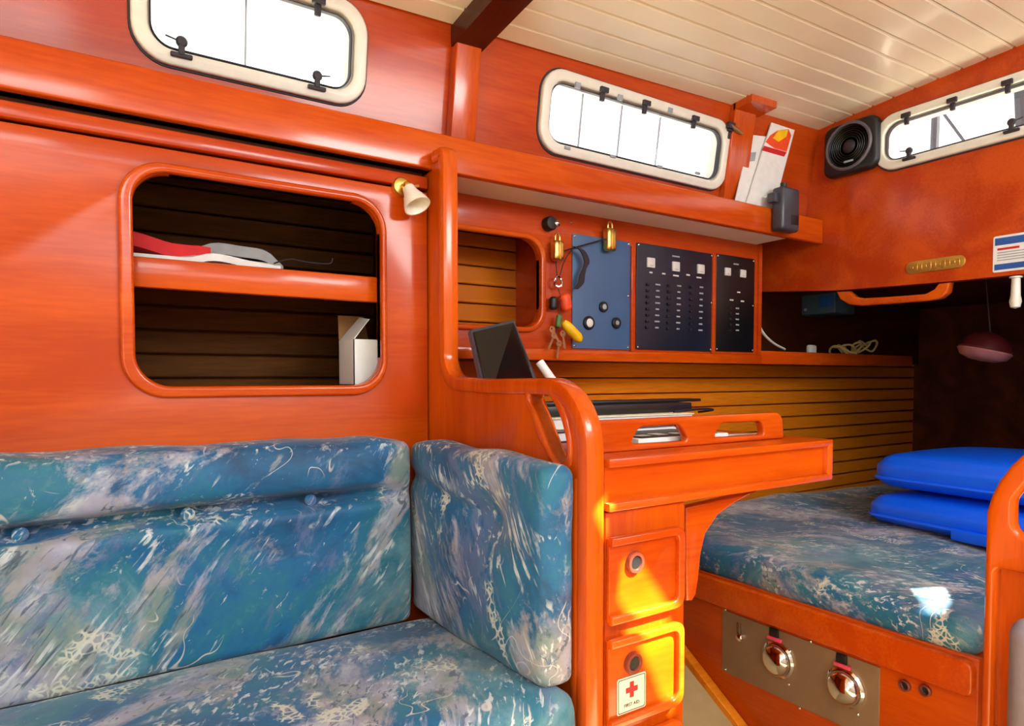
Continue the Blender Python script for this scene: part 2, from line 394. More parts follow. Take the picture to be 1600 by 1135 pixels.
# small pale clips of the fly screen on the middle port
w2 = bpy.data.objects['window_2']
for (a, b) in ((897, 136), (963, 155), (1041, 175)):
    u, v = onU([(a, b)])[0]; B().box(u-.008, u+.008, v-.006, v+.008, .012, .018, .001, fr=FU).build('clip', 'print', w2)
for (a, b) in ((881, 233), (952, 246), (1025, 262), (1084, 272)):
    u, v = onU([(a, b)])[0]; B().box(u-.009, u+.009, v-.003, v+.004, .012, .018, .001, fr=FU).build('clip', 'print', w2)
for wnm, pp, xs in (('window_1', P1, (388,)), ('window_2', P2, (917, 980, 1042))):
    for a in xs:
        u = uonU(a, 60 if wnm == 'window_1' else 190)
        B().box(u-.0015, u+.0015, pp[1]+.03, pp[3]-.03, -.030, -.026, 0, fr=FU).build('screen_bar', 'print', bpy.data.objects[wnm])

# headliner: planks fore and aft, bent to the camber
ceiling = thing('ceiling', 'white tongue-and-groove headliner', None, (.5, .3, 1.8), kind='structure')
ys = [1.312-i*.062 for i in range(22)]
for y1 in ys:
    y0 = y1-.0605; b = B()
    def q(x, y, dz): return Vector((x, y, zc(x, y)+dz))
    xs = (-1.4, .3, AFT+.02); vs = []
    for x in xs: vs += [q(x, y0, .004), q(x, y0+.004, 0), q(x, y1-.004, 0), q(x, y1, .004), q(x, y1, .018), q(x, y0, .018)]
    fs = [(a*6+j, a*6+(j+1) % 6, (a+1)*6+(j+1) % 6, (a+1)*6+j) for a in range(2) for j in range(6)]+[(0, 1, 2, 3, 4, 5), (12, 13, 14, 15, 16, 17)]
    b.add(vs, fs); b.build('plank', 'ceil', ceiling, flat=True)
b = B(); b.add([Vector((x, y, zc(x, y)+.016+d)) for d in (0, .01) for x in (-1.4, AFT+.02) for y in (1.33, .6, -.06)],
   [(0, 1, 4, 3), (1, 2, 5, 4), (6, 9, 10, 7), (7, 10, 11, 8), (0, 3, 9, 6), (2, 8, 11, 5)]); b.build('backing', 'ceil', ceiling)

# coachroof over the companionway side: unseen deck that blocks the sun, gaps shaped for its patches
ZR = 1.93
def roofpt(p):
    t = (ZR-p.z)/SUN_DIR.z; q = p+SUN_DIR*t; return (q.x, q.y)
gap1 = [roofpt(U(a, b, Y=BY-.012)) for a, b in ((978, 872), (1004, 868), (1046, 935), (1075, 985), (1068, 1105), (1040, 1085), (985, 955), (971, 930))]
def aftpt(p):
    q = p+SUN_DIR*((AFT-p.x)/SUN_DIR.x); return (q.y, q.z)
gap2 = [aftpt(U(a, b, Z=.52)) for a, b in ((1398, 930), (1462, 927), (1476, 946), (1462, 968), (1434, 962))]
gap3 = [roofpt(U(a, b, Y=BY)) for a, b in ((926, 800), (951, 770), (951, 842), (944, 842))]
roof = B().plate([[(-1.6, -1.15), (AFT+.03, -1.15), (AFT+.03, -.02), (-1.6, -.02)], gap1, gap3], FZ(ZR), 0, .004)
roof.build('ceiling_sun_gaps', 'cabin', kind='structure', label='white deck above the companionway, gaps shaped for sun patches')

# the other side of the cabin, behind the camera
B().box(-1.45, 3.4, -1.30, -1.26, -.04, 1.45).build('wall_opposite', 'cabin', kind='structure', label='white cabin side behind the viewer')
B().box(-1.45, -1.40, -1.30, 1.66, -.04, 1.95).build('wall_forward', 'cabin', kind='structure', label='white forward bulkhead behind the viewer')
# outboard deck that closes the shelves from above
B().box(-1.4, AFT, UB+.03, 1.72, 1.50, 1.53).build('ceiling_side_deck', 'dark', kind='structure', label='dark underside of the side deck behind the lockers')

B().box(-1.4, 3.4, UB+.035, 2.4, 1.532, 1.545).build('floor_deck_bounce', 'cabin', kind='structure', label='white side deck added outside the ports to bounce light')  # unseen deck, added to bounce daylight up to the headliner
# aft bulkhead with its port, and the dark tunnel of the quarter berth behind it
A3 = onX(AFT, [(1370, 215), (1600, 110), (1600, 217), (1400, 258), (1400, 181)])
PA = (.32, A3[3][1]*.5+A3[2][1]*.5-.004, A3[0][0], A3[1][1]*.5+A3[4][1]*.5+.002)
aftw = B().plate([[(-1.15, ZR), (-1.15, .0), (.42, .0), (.42, 1.270), (.9, 1.276), (1.23, 1.288), (HULL, 1.325), (HULL, 1.50), (UB+.02, 1.50), (UT+.03, 1.86), (.7, 1.90), (0, ZR)], rrect(*inner(PA, .022), .05), gap2], FX(AFT), -.035, 0, 0)  # unseen inboard part stops the sun, its gap shaped for the berth patch
aftw.build('wall_aft', 'mah', kind='structure', label='orange varnished aft bulkhead with speaker and port')
YA = lambda x, y: onX(AFT, [(x, y)])[0][0]
port('window_3', PA, FX(AFT), 'oblong port with pale frame in the aft bulkhead', [(YA(1425, 232), 1), (YA(1585, 190), -1)], [(YA(1420, 170), 0), (YA(1492, 148), 0), (YA(1578, 122), 0)])
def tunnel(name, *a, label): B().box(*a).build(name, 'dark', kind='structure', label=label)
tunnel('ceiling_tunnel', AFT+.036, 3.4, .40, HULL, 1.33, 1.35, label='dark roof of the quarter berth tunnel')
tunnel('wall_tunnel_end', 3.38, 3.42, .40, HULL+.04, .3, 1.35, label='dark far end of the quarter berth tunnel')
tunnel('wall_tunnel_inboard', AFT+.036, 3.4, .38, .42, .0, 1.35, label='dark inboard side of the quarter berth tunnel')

# long board under the ports, the slot below it and the strip over the locker face
lipx = [(-1.4, 1.45), (AFT-.002, 1.45), (AFT-.002, 1.53), (-1.4, 1.53)]
B().plate([lipx], FY(LIP), -.022, 0, .004).build('trim_1', 'rim', kind='structure', label='long varnished shelf-front board running under the ports')
B().box(-1.4, AFT-.002, LIP+.022, UB+.012, 1.492, 1.502).build('trim_2', 'mah', kind='structure', label='narrow shelf behind the long front board')
B().box(BX1+.001, 1.90, LIP+.004, NAV+.04, 1.452, 1.458).build('trim_3', 'ceil', kind='structure', label='pale underside of the shelf over the switch panels')
B().box(-1.4, BX0-.001, LOCK-.006, LOCK+.02, 1.408, 1.434, .003).build('trim_4', 'mah', kind='structure', label='thin wooden strip between dark slot and locker face')
# pilasters and roof beams
def pil(name, a0, a1, b0, b1, w1, lab):
    b = B().plate([[(a0, .0), (a1, .0), (b1, .37), (b0, .37)]], FU, 0, w1, .003); b.build(name, 'rimz', kind='structure', label=lab)
x0, x1 = onU([(697, 200)])[0][0], onU([(735, 210)])[0][0]
pil('trim_5', x0, x1, x0, x1, .028, 'upright wooden pilaster between the two side ports')
x2, x3 = onU([(1124, 300)])[0][0], onU([(1156, 305)])[0][0]
pil('trim_6', x2, x3, x2, x3, .022, 'short wooden pilaster beside the paper leaflets')
def beam(name, xa, xb, y0, y1, d, mat, lab):
    ny = 8; b = B(); vs = []
    for i in range(ny+1):
        y = y0+(y1-y0)*i/ny
        for x in (xa, xb):
            for dz in (-d, .004): vs.append(Vector((x, y, zc(x, y)+dz)))
    fs = []
    for i in range(ny):
        a, c = i*4, i*4+4
        fs += [(a, a+2, c+2, c), (a+1, c+1, c+3, a+3), (a, c, c+1, a+1), (a+2, a+3, c+3, c+2)]
    fs += [(0, 1, 3, 2), (ny*4, ny*4+2, ny*4+3, ny*4+1)]
    b.add(vs, fs); b.build(name, mat, kind='structure', label=lab)
beam('trim_7', x0-.004, x1+.006, 1.315, -.05, .045, 'beam', 'wooden roof beam above the pilaster, shadow put into its colour')
beam('trim_8', x2, x3+.02, 1.30, 1.235, .02, 'rimz', 'stub of wooden roof beam above the short pilaster')

# ------------------------------------------------------------------ locker face with framed opening
LX0, LX1 = U(209, 430, Y=LOCK).x, U(594, 430, Y=LOCK).x
LZ0, LZ1 = (U(258, 603, Y=LOCK).z+U(557, 603, Y=LOCK).z)/2, (U(254, 270, Y=LOCK).z+U(557, 316, Y=LOCK).z)/2
wf = thing('wall_locker', 'orange-brown varnished locker face behind the settee', None, (0, LOCK, .3), kind='structure')
B().plate([[(-1.4, .3), (BX0, .3), (BX0, 1.402), (-1.4, 1.402)], rrect(LX0, LZ0, LX1, LZ1, .058, 12)], FY(LOCK), -.02, 0, .002).build('panel', 'wx', wf)
B().plate([rrect(LX0-.022, LZ0-.020, LX1+.012, LZ1+.016, .072, 12), rrect(LX0, LZ0, LX1, LZ1, .056, 12)], FY(LOCK), -.024, .012, .006, 3).build('rim', 'rim', wf)
# inside the locker
sh = thing('locker_shelf', 'wooden shelf with raised front edge inside the framed locker', 'shelf', (.28, 1.45, 1.16))
fz0, fz1 = U(400, 459, Y=LOCK+.03).z, U(400, 417, Y=LOCK+.03).z
B().box(LX0-.06, BX0-.004, LOCK+.045, HULL-.008, fz1-.016, fz1-.005).build('board', 'wx', sh)
B().box(LX0-.06, BX0-.004, LOCK+.026, LOCK+.045, fz0-.002, fz1, .004).build('front_edge', 'wx', sh)
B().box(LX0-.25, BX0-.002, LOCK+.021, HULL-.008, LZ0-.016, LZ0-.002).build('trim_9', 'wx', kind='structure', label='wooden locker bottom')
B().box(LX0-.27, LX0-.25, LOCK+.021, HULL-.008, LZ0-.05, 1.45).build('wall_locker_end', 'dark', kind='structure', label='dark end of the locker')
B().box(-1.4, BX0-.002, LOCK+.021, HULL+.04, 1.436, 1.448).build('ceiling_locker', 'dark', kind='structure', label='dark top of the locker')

# ------------------------------------------------------------------ partition bulkhead with stepped, framed top and hand-hold
part_ = thing('wall_partition', 'stepped varnished partition with hand-hold between settee and chart table', None, ((BX0+BX1)/2, 1.1, .0), kind='structure')
PF = 1.222; XM = (BX0+BX1)/2
def arc(cx, cy, r, a0, a1, n=8): return [(cx+r*math.cos(R(a0+(a1-a0)*i/n)), cy+r*math.sin(R(a0+(a1-a0)*i/n))) for i in range(n+1)]
top = [(HULL, .0), (HULL, 1.448), (LIP+.001, 1.448)] + arc(1.262, 1.462, .022, 0, 90, 5) + arc(PF+.022, 1.462, .022, 100, 176, 6)
low = [(PF-.001, 1.06)] + arc(PF-.052, 1.052, .052, 0, -85, 8) + [(1.05, .997), (.93, .998)] + arc(.862, .888, .111, 92, 178, 14) + [(BY, .86), (BY, .0)]
slot = [(.905, .972), (.888, .982), (.868, .980), (.845, .966), (.822, .940), (.806, .905), (.803, .882), (.811, .867), (.826, .864), (.842, .874), (.866, .906), (.888, .938), (.906, .958)]
slot = [(p.x, p.y) for p in catmull([Vector((a, b, 0)) for a, b in slot], 3, True)]
B().plate([top+low, slot], FX(XM), -.0135, .0135, .003).build('panel', 'wz', part_)
# solid-wood rim along the stepped edge, proud of the panel on both faces
edge = [(1.275, 1.485), (1.25, 1.4845)] + arc(PF+.022, 1.462, .022, 96, 176, 6) + low[:-1]+[(BY, .05)]
def sweep(b, path, fr, d0, d1, w0, w1, bev):
    """bar of rounded rectangular section along a path in a plane; d is measured to the right of the path"""
    c = bev; sec = [(d0+c, w0), (d1-c, w0), (d1-c*.3, w0+c*.3), (d1, w0+c), (d1, w1-c), (d1-c*.3, w1-c*.3), (d1-c, w1), (d0+c, w1), (d0+c*.3, w1-c*.3), (d0, w1-c), (d0, w0+c), (d0+c*.3, w0+c*.3)]
    vs = []; k = len(sec); n = len(path)
    for i, p in enumerate(path):
        a = Vector(path[max(i-1, 0)]); e = Vector(path[min(i+1, n-1)]); t = (e-a).normalized()
        for d, w_ in sec: vs.append(fr(p[0]+t.y*d, p[1]-t.x*d, w_))
    b.add(vs, [(i*k+j, i*k+(j+1) % k, (i+1)*k+(j+1) % k, (i+1)*k+j) for i in range(n-1) for j in range(k)]+[tuple(range(k)), tuple(range((n-1)*k, n*k))]); return b
# path runs from the tall post down, along the step and round the hand-hold; the solid lies on its left
sweep(B(), edge, FX(XM), -.028, .0005, -.0185, .0185, .007).build('rim', 'rimz', part_)
sc = Vector((sum(p[0] for p in slot)/len(slot), sum(p[1] for p in slot)/len(slot)))
so = [(a+(Vector((a, b))-sc).normalized().x*.016, b+(Vector((a, b))-sc).normalized().y*.016) for a, b in slot]
B().plate([so, slot], FX(XM), -.0178, .0178, .006, 3).build('hand_hold', 'rimz', part_)
sweep(B(), [(BY+.024, .845), (BY+.024, .05)], FX(XM), -.020, .002, -.0172, .0172, .004).build('end_post', 'rimz', part_)

# ------------------------------------------------------------------ switch-panel face over the chart table
nf = thing('wall_nav', 'red-brown panel face holding switch panels and an open locker', None, (1.3, NAV, 1.06), kind='structure')
NX1 = U(1187, 480, Y=NAV).x
NZ0, NZ1 = 1.058, 1.452
h0, h1 = .68, U(843, 440, Y=NAV).x
hz0, hz1 = U(780, 520, Y=NAV).z-.0, U(780, 368, Y=NAV).z
hz0 = U(835, 512, Y=NAV).z
hole = rrect(h0, hz0, h1, hz1, .05)
B().plate([[(BX1+.002, NZ0), (NX1, NZ0), (NX1, NZ1), (BX1+.002, NZ1)], hole], FY(NAV), -.018, 0, .002).build('panel', 'mah', nf)
B().plate([rrect(h0-.016, hz0-.014, h1+.016, hz1+.014, .06), rrect(h0, hz0, h1, hz1, .048)], FY(NAV), -.02, .010, .005).build('rim', 'rim', nf)
B().box(BX1+.002, NX1, NAV-.012, NAV+.012, NZ0-.012, NZ0+.018, .003).build('bottom_rail', 'rim', nf)
B().box(BX1+.002, 2.9, NAV+.02, HULL-.008, NZ0-.008, NZ0+.004).build('shelf_board', 'wx', nf)
B().box(NX1-.016, NX1, NAV-.008, HULL-.008, NZ0, NZ1).build('end_board', 'mah', nf)
B().box(h1+.05, h1+.065, NAV+.02, HULL-.008, NZ0+.004, NZ1).build('divider', 'mah', nf)
B().box(NX1+.002, 3.37, HULL-.03, HULL-.008, NZ0+.004, 1.328).build('wall_shelf_shade', 'dark', kind='structure', label='dark board added as shade behind the cluttered shelf')  # added board: covers the planks to paint in the shade over the shelf
fd = B().box(NX1+.001, 2.95, NAV-.006, NAV+.012, NZ0-.012, NZ0+.034, .004); fd.build('fiddle', 'rim', nf)

def screws(parent, pts, fr, r=.0032):
    for (u, v) in pts: B().lathe([(r, -.001), (r, .0015), (r*.6, .0028), (0, .003)], fr(u, v, .004), fr(0, 0, 1)-fr(0, 0, 0), 10).build('screw', 'chrome', parent)
FN = FY(NAV)
def panelbox(l, t, r, b): # from sight lines of the four edges
    a = U(l, (t+b)/2, Y=NAV).x; c = U(r, (t+b)/2, Y=NAV).x; m = (l+r)/2
    return a, U(m, b, Y=NAV).z, c, U(m, t, Y=NAV).z
def uN(x, y): p = U(x, y, Y=NAV-.004); return p.x, p.z
# frames between the panels
PB = [panelbox(893, 372, 983, 546), panelbox(993, 388, 1112, 548), panelbox(1117, 401, 1177, 550)]
for nm, mt, pb, lab in (('socket_board', 'bluepanel', PB[0], 'slate-blue panel with three round sockets beside hanging keys'),
                        ('switch_panel', 'navy', PB[1], 'wide navy switch panel with three square white meters'),
                        ('switch_panel', 'blk', PB[2], 'narrow black switch panel with two square white meters')):
    t = thing(nm, lab, 'panel', ((pb[0]+pb[2])/2, NAV-.004, pb[1]))
    B().plate([rrect(*pb, .004, 3)], FN, .0005, .004, .001).build('plate', mt, t)
    d = .007; screws(t, [(pb[0]+d, pb[1]+d), (pb[2]-d, pb[1]+d), (pb[2]-d, pb[3]-d), (pb[0]+d, pb[3]-d), (pb[2]-d, (pb[1]+pb[3])/2)], FN)
    if mt == 'bluepanel':
        for (x, y, r, rr) in ((919, 505, .019, .013), (942, 480, .015, .009), (962, 505, .016, .008)):
            u, v = uN(x, y); g = B().lathe([(r, 0), (r, .006), (r-.003, .009), (rr, .009), (rr, .004), (0, .004)], FN(u, v, .004), (0, -1, 0), 24).build('socket', 'black', t)
            B().lathe([(rr-.001, 0), (rr-.001, .005), (rr*.6, .007), (0, .007)], FN(u, v, .007), (0, -1, 0), 20).build('socket_face', 'meter' if rr > .01 else 'print', g)
    else:
        def met(x, y, s):
            u, v = uN(x, y); g = B().box(u-s, u+s, v-s*.95, v+s*.95, .003, .010, .002, fr=FN).build('meter', 'meter', t)
            B().box(u-s*.5, u+s*.5, v-s*.62, v-s*.5, .010, .0105, 0, fr=FN).build('scale', 'print', g)
        def lab_(x, y, wd, m_='print'):
            u, v = uN(x, y); B().box(u-wd, u+wd, v-.0022, v+.0022, .0035, .0048, 0, fr=FN).build('label_strip', m_, t)
        def sw(x, y):
            u, v = uN(x, y); B().box(u-.005, u+.005, v-.0035, v+.0035, .003, .011, .001, fr=FN).build('switch', 'black', t)
        if mt == 'navy':
            for x, y in ((1016, 411), (1055, 417), (1094, 421)): met(x, y, .0155)
            lab_(1056, 401, .016)
            for x, y, wd in ((1017, 426, .006), (1037, 428, .007), (1056, 431, .012), (1075, 430, .008), (1092, 434, .011)): lab_(x, y, wd, 'meter')
            for x0_, n_, ws in ((1028, 8, .010), (1061, 8, .009), (1096, 8, .009)):
                for i in range(n_):
                    y = 445+i*9.6+(x0_-1028)*.06
                    lab_(x0_-i*.25, y, ws*(.7+.3*((i*7+x0_) % 3)/2)); sw(x0_-17-i*.2, y-.3)
        else:
            for x, y in ((1136, 425), (1160, 428)): met(x, y, .0135)
            lab_(1150, 413, .013)
            lab_(1154, 457, .008, 'meter'); lab_(1143, 469, .009, 'meter'); lab_(1160, 471, .008, 'meter')
            for i in range(5): lab_(1152, 482+i*8.6, .008); sw(1140, 482+i*8.6)
for i, x in enumerate((988, 1114.5)):
    a = uN(x, 460); B().box(a[0]-.008, a[0]+.008, NAV-.010, NAV, NZ0+.018, U(x, 385+i*13, Y=NAV).z, .003).build('mullion', 'mah', nf)

# ================================================================== FURNITURE AND CUSHIONS
# settee box under the seat cushion
sb = thing('settee_base', 'wooden settee box under the patterned seat cushion', 'seat base', (-.4, 1.0, .03))
B().box(-1.4, BX0-.004, .78, 1.29, .03, .385, .004).build('box', 'wx', sb)
B().box(-1.4, BX0-.004, .765, .781, .33, .392, .005).build('front_edge', 'rim', sb)
def smooth(a, b, x): t = max(0, min(1, (x-a)/(b-a))); return t*t*(3-2*t)
def wob(p, s=9., a=.004): return noise.noise(Vector(p)*s)*a
# seat: rises a little towards its front edge
def seat_fn(p, n):
    q = p.copy()
    f = (-n.y+1)/2                                   # 1 at the front
    q.z += .030*f*smooth(-1, 1, n.z)*1.0 + .012*(1-n.x**8)*(1-n.y**4)*max(0, n.z)
    q.z += wob((q.x, q.y, 0), 7, .004)*max(0, n.z); q.y += wob((q.x, q.z, 3), 8, .006)*(1 if n.y < 0 else 0)
    return q
B().blob((-.40, .985, .450), (1.005, .245, .055), .035, (70, 24, 8), seat_fn).build('seat_cushion', 'fabC', label='flat blue patterned settee seat cushion', cat='cushion')
# long back cushion: rolled top above a buttoned crease
BC_Z0, BC_Z1, BC_Y = .503, .882, 1.200
bc = thing('back_cushion', 'long blue patterned settee back cushion with a buttoned crease', 'cushion', (-.4, 1.25, BC_Z0))
def crease_z(x): return .770 - .0 + .006*math.sin(x*4)
btn = [U(31, 858, Y=1.20).x, U(295, 824, Y=1.20).x, U(488, 802, Y=1.20).x, U(31, 858, Y=1.20).x-.27]
def back_fn(p, n):
    q = p.copy()
    X = q.x-.40+.0; Z = q.z+(BC_Z0+BC_Z1)/2
    front = max(0, -n.y)**2
    dz = Z-crease_z(X)
    ends = smooth(.54, .40, X)
    near = max(math.exp(-((X-b)/.05)**2) for b in btn)
    g = math.exp(-(dz/.0125)**2)*(.028+.022*ends+.012*near)*(.35+.65*ends)
    q.y += g*front
    q.y -= front*(.020*math.exp(-((dz-.05)/.05)**2)*(.4+.6*ends) + .010*math.exp(-((dz+.028)/.03)**2)*ends + .012*math.exp(-((dz+.14)/.12)**2))
    q.y += wob((X, Z, 1), 8, .005)*front
    q.z += wob((X, q.y, 5), 9, .006)*max(0, n.z) - .010*smooth(.44, .54, X)*max(0, n.z)
    return q
B().blob((-.40, 1.249, (BC_Z0+BC_Z1)/2), (.934, .047, (BC_Z1-BC_Z0)/2), .022, (150, 6, 60), back_fn).build('padding', 'fabA', bc)
for b in btn[:3]:
    B().lathe([(0, -.004), (.009, -.003), (.011, .002), (.007, .006), (0, .007)], (b, 1.212, crease_z(b)-.004), (0, -1, .3), 16).build('button', 'fabA', bc)
# side cushion against the partition, one deep tuft
SC_Y0, SC_Y1, SC_Z0, SC_Z1 = .772, 1.262, .512, .872
sc_ = thing('side_cushion', 'square blue patterned cushion leaning on the partition, one tuft', 'cushion', (.58, .99, SC_Z0))
tuft = U(757, 815, X=.552)
def side_fn(p, n):
    q = p.copy(); Y = q.y+(SC_Y0+SC_Y1)/2; Z = q.z+(SC_Z0+SC_Z1)/2
    fr = max(0, -n.x)**2
    d2 = ((Y-tuft.y)/.07)**2+((Z-tuft.z)/.05)**2
    q.x += fr*(0.040*math.exp(-d2) + .016*math.exp(-((Z-tuft.z-.15*(Y-tuft.y))/.016)**2)*smooth(tuft.y-.03, tuft.y+.1, Y)*(1-.3*smooth(1.1, 1.3, Y)))
    q.x -= fr*.014*(1-n.y**4)*(1-n.z**4)
    q.x += wob((Y, Z, 7), 8, .006)*fr
    q.z += wob((Y, 0, 2), 9, .008)*max(0, n.z) + .018*max(0, -n.z)*smooth(1.1, .72, Y) - .006*max(0, n.z)*(n.y**4)
    q.y += wob((Z, 3, 1), 9, .008)*max(0, -n.y)
    return q
B().blob((.5825, (SC_Y0+SC_Y1)/2, (SC_Z0+SC_Z1)/2), (.031, (SC_Y1-SC_Y0)/2, (SC_Z1-SC_Z0)/2), .019, (6, 70, 50), side_fn).build('padding', 'fabB', sc_)
B().lathe([(0, -.003), (.008, -.002), (.010, .002), (.006, .005), (0, .006)], (.582, tuft.y, tuft.z), (-1, 0, 0), 16).build('button', 'fabB', sc_)

# chart table
CT = thing('chart_table', 'orange varnished chart table with slotted rail on top', 'table', (.95, .9, .80))
TX1, TZ, TB = 1.243, .876, .800
B().box(BX1+.002, TX1, BY-.008, HULL-.010, TZ-.014, TZ, .004).build('top', 'wx', CT)
B().box(BX1+.002, TX1-.012, BY+.004, BY+.022, TB+.006, TZ-.012).build('apron', 'wx', CT)
B().box(BX1+.002, TX1, BY-.008, BY+.024, TB-.006, TB+.008, .004).build('bottom_lip', 'rim', CT)
B().box(TX1-.018, TX1, BY-.008, BY+.024, TB+.002, TZ-.006, .004).build('end_lip', 'rimz', CT)
B().box(TX1-.014, TX1-.002, BY+.02, HULL-.010, TB, TZ-.012).build('end_board', 'wx', CT)
B().box(BX1+.002, TX1-.012, BY+.02, HULL-.010, TB, TB+.008).build('bottom', 'wx', CT)
RY = BY+.055
rl, rr_ = BX1+.003, U(1226, 670, Y=RY).x
zt = .930
o_ = roundpoly([(rl, TZ), (rr_, TZ), (rr_-.004, zt), (rl, zt)], [0, 0, .03, .004])
s1 = roundpoly(onY(RY, [(985, 695), (1078, 689), (1062, 664), (1000, 668)]), [.016, .008, .02, .024]); s2 = roundpoly(onY(RY, [(1116, 684), (1196, 680), (1190, 659), (1128, 662)]), [.006, .01, .014, .02])
B().plate([o_, s1, s2], FY(RY), -.018, 0, .005).build('slotted_rail', 'rim', CT)

# drawer unit under the table
DU = thing('drawer_unit', 'orange drawer unit with ring pulls under the chart table', 'drawers', (.74, 1.1, .02))
DX1 = U(1071, 900, Y=BY).x
B().box(BX1+.003, DX1, BY+.002, .975, .031, TB-.008, .003).build('body', 'wz', DU)
FD = FY(BY+.002)
def drawer(zt_, zb_):
    a = BX1+.004; b = DX1-.018; k = .011
    d = B().plate([roundpoly([(a, zt_), (b, zt_), (b, zb_), (a, zb_)], [0, .018, .022, 0])], FD, .0, .008, .002).build('drawer', 'wx', DU)
    B().plate([roundpoly([(a, zt_+.003), (b+.003, zt_+.003), (b+.003, zb_-.003), (a, zb_-.003), (a, zb_+k), (b-k, zb_+k), (b-k, zt_-k), (a, zt_-k)], [0, .02, .024, 0, 0, .016, .014, 0])], FD, .004, .017, .004, 3).build('moulding', 'rim', d)
    return d
dz = [(U(1040, 826, Y=BY).z, U(1040, 948, Y=BY).z), (U(1040, 975, Y=BY).z, U(1040, 1100, Y=BY).z)]
dz.append((dz[1][1]-(dz[0][1]-dz[1][0]), dz[1][1]-.17))
for i, (a, b) in enumerate(dz):
    d = drawer(a, b)
    px = [(992, 879), (989, 1036), (988, 1190)][i]
    c = U(*px, Y=BY-.008)
    if i == 2: c = Vector((dz[0][0]*0+U(992, 879, Y=BY-.008).x, BY-.008, a-.055))
    B().lathe([(.0095, -.006), (.0165, -.006), (.018, 0), (.016, .005), (.0115, .005), (.0098, .002), (.0095, -.006)], c, (0, -1, 0), 24).build('pull_ring', 'ringm', d)
    B().lathe([(0, -.002), (.0096, -.002), (.0096, -.001), (0, -.001)], c+Vector((0, -.004, 0)), (0, -1, 0), 20).build('pull_hole', 'black', d)
# first-aid sticker on the second drawer
st = U(988, 1083, Y=BY-.007)
st_t = thing('first_aid_sticker', 'cream sticker with red cross on the lower drawer', 'sticker', (st.x, BY-.0075, st.z-.025))
s0, s1_ = onY(BY-.008, [(965, 1057)])[0], onY(BY-.008, [(1009, 1107)])[0]
cx, cz = (s0[0]+s1_[0])/2, (s0[1]+s1_[1])/2-.002; hw, hh = (s1_[0]-s0[0])/2, .0285
FS = FY(BY-.0065)
B().plate([rrect(cx-hw, cz-hh, cx+hw, cz+hh, .003, 3)], FS, 0, .001).build('label_sheet', 'cream', st_t)
B().plate([rrect(cx-hw+.002, cz-hh+.002, cx+hw-.002, cz+hh-.002, .002, 3), rrect(cx-hw+.003, cz-hh+.003, cx+hw-.003, cz+hh-.003, .002, 3)], FS, .001, .0014).build('border', 'black', st_t)
a_ = .0125; q_ = .0042; cc = cz+.007
B().plate([[(cx-q_, cc-a_), (cx+q_, cc-a_), (cx+q_, cc-q_), (cx+a_, cc-q_), (cx+a_, cc+q_), (cx+q_, cc+q_), (cx+q_, cc+a_), (cx-q_, cc+a_), (cx-q_, cc+q_), (cx-a_, cc+q_), (cx-a_, cc-q_), (cx-q_, cc-q_)]], FS, .001, .0015).build('red_cross', 'red', st_t)
def text(s, size, fr, u, v, w, mat, parent, name='lettering'):
    cu = bpy.data.curves.new('t', 'FONT'); cu.body = s; cu.size = size; cu.align_x = 'CENTER'; cu.align_y = 'CENTER'; cu.extrude = .0002
    ob = bpy.data.objects.new('t', cu); COL.objects.link(ob)
    me = bpy.data.meshes.new_from_object(ob.evaluated_get(bpy.context.evaluated_depsgraph_get()))
    b = B(); b.add([fr(u+p.co.x, v+p.co.y, w+p.co.z) for p in me.vertices], [tuple(p.vertices) for p in me.polygons])
    bpy.data.objects.remove(ob); bpy.data.curves.remove(cu); bpy.data.meshes.remove(me)
    return b.build(name, mat, parent)
text('FIRST AID', .0075, FS, cx, cz-.0165, .0014, 'black', st_t)

# curved knee under the table beside the berth
KY = BY+.045
kn = onY(KY, [(1072, 793), (1185, 768), (1172, 774), (1150, 786), (1122, 806), (1103, 835), (1096, 865), (1092, 905), (1088, 930), (1082, 940), (1073, 940)])
kn = [(max(a, DX1+.001) if b < .79 else a, min(b, TB-.008)) for a, b in kn]
B().plate([kn], FY(KY), -.02, 0, .004).build('table_knee', 'rim', label='curved wooden knee bracket under the chart table', cat='bracket')

# quarter berth: box front, top rail, cushion
BFX = 1.41
bb = thing('quarter_berth', 'orange berth box front below the patterned berth cushion', 'berth', (BFX, .9, .03))
B().plate([[(.545, .03), (1.0, .04), (1.30, .232), (1.56, .39), (1.56, .46), (.545, .46)]], FX(BFX), -.02, 0, .002).build('front_panel', 'wy', bb)
cush = onX(BFX, [(1080, 895), (1300, 965), (1480, 1026), (1512, 1035)])
B().plate([roundpoly([(.548, .385), (1.50, .385), (1.50, .455), (.548, .455)], [.02, 0, 0, .02])], FX(BFX), -.018, .016, .006, 3).build('top_rail', 'rim', bb)
B().box(BFX+.02, 3.37, .55, 1.36, .395, .44).build('mattress_board', 'wx', bb)
B().plate([[(.98, .046), (1.30, .250), (1.30, .220), (.98, .016)]], FX(BFX), .0, .03, .004).build('floor_moulding', 'plank', bb)
def berth_fn(p, n):
    q = p.copy(); X = q.x+2.37; Y = q.y+1.05
    t = max(0, n.z)
    q.z += t*(.012*(1-n.y**4) + wob((X, Y, 4), 5, .016) + .03*math.exp(-((X-2.2)/.35)**2)*smooth(1.25, 1.5, Y))
    q.x += wob((Y, q.z, 2), 6, .01)*max(0, -n.x)
    return q
B().blob((2.37, 1.05, .485), (.955, .495, .042), .036, (60, 40, 6), berth_fn).build('berth_cushion', 'fabD', label='blue-grey patterned mattress of the quarter berth', cat='cushion')

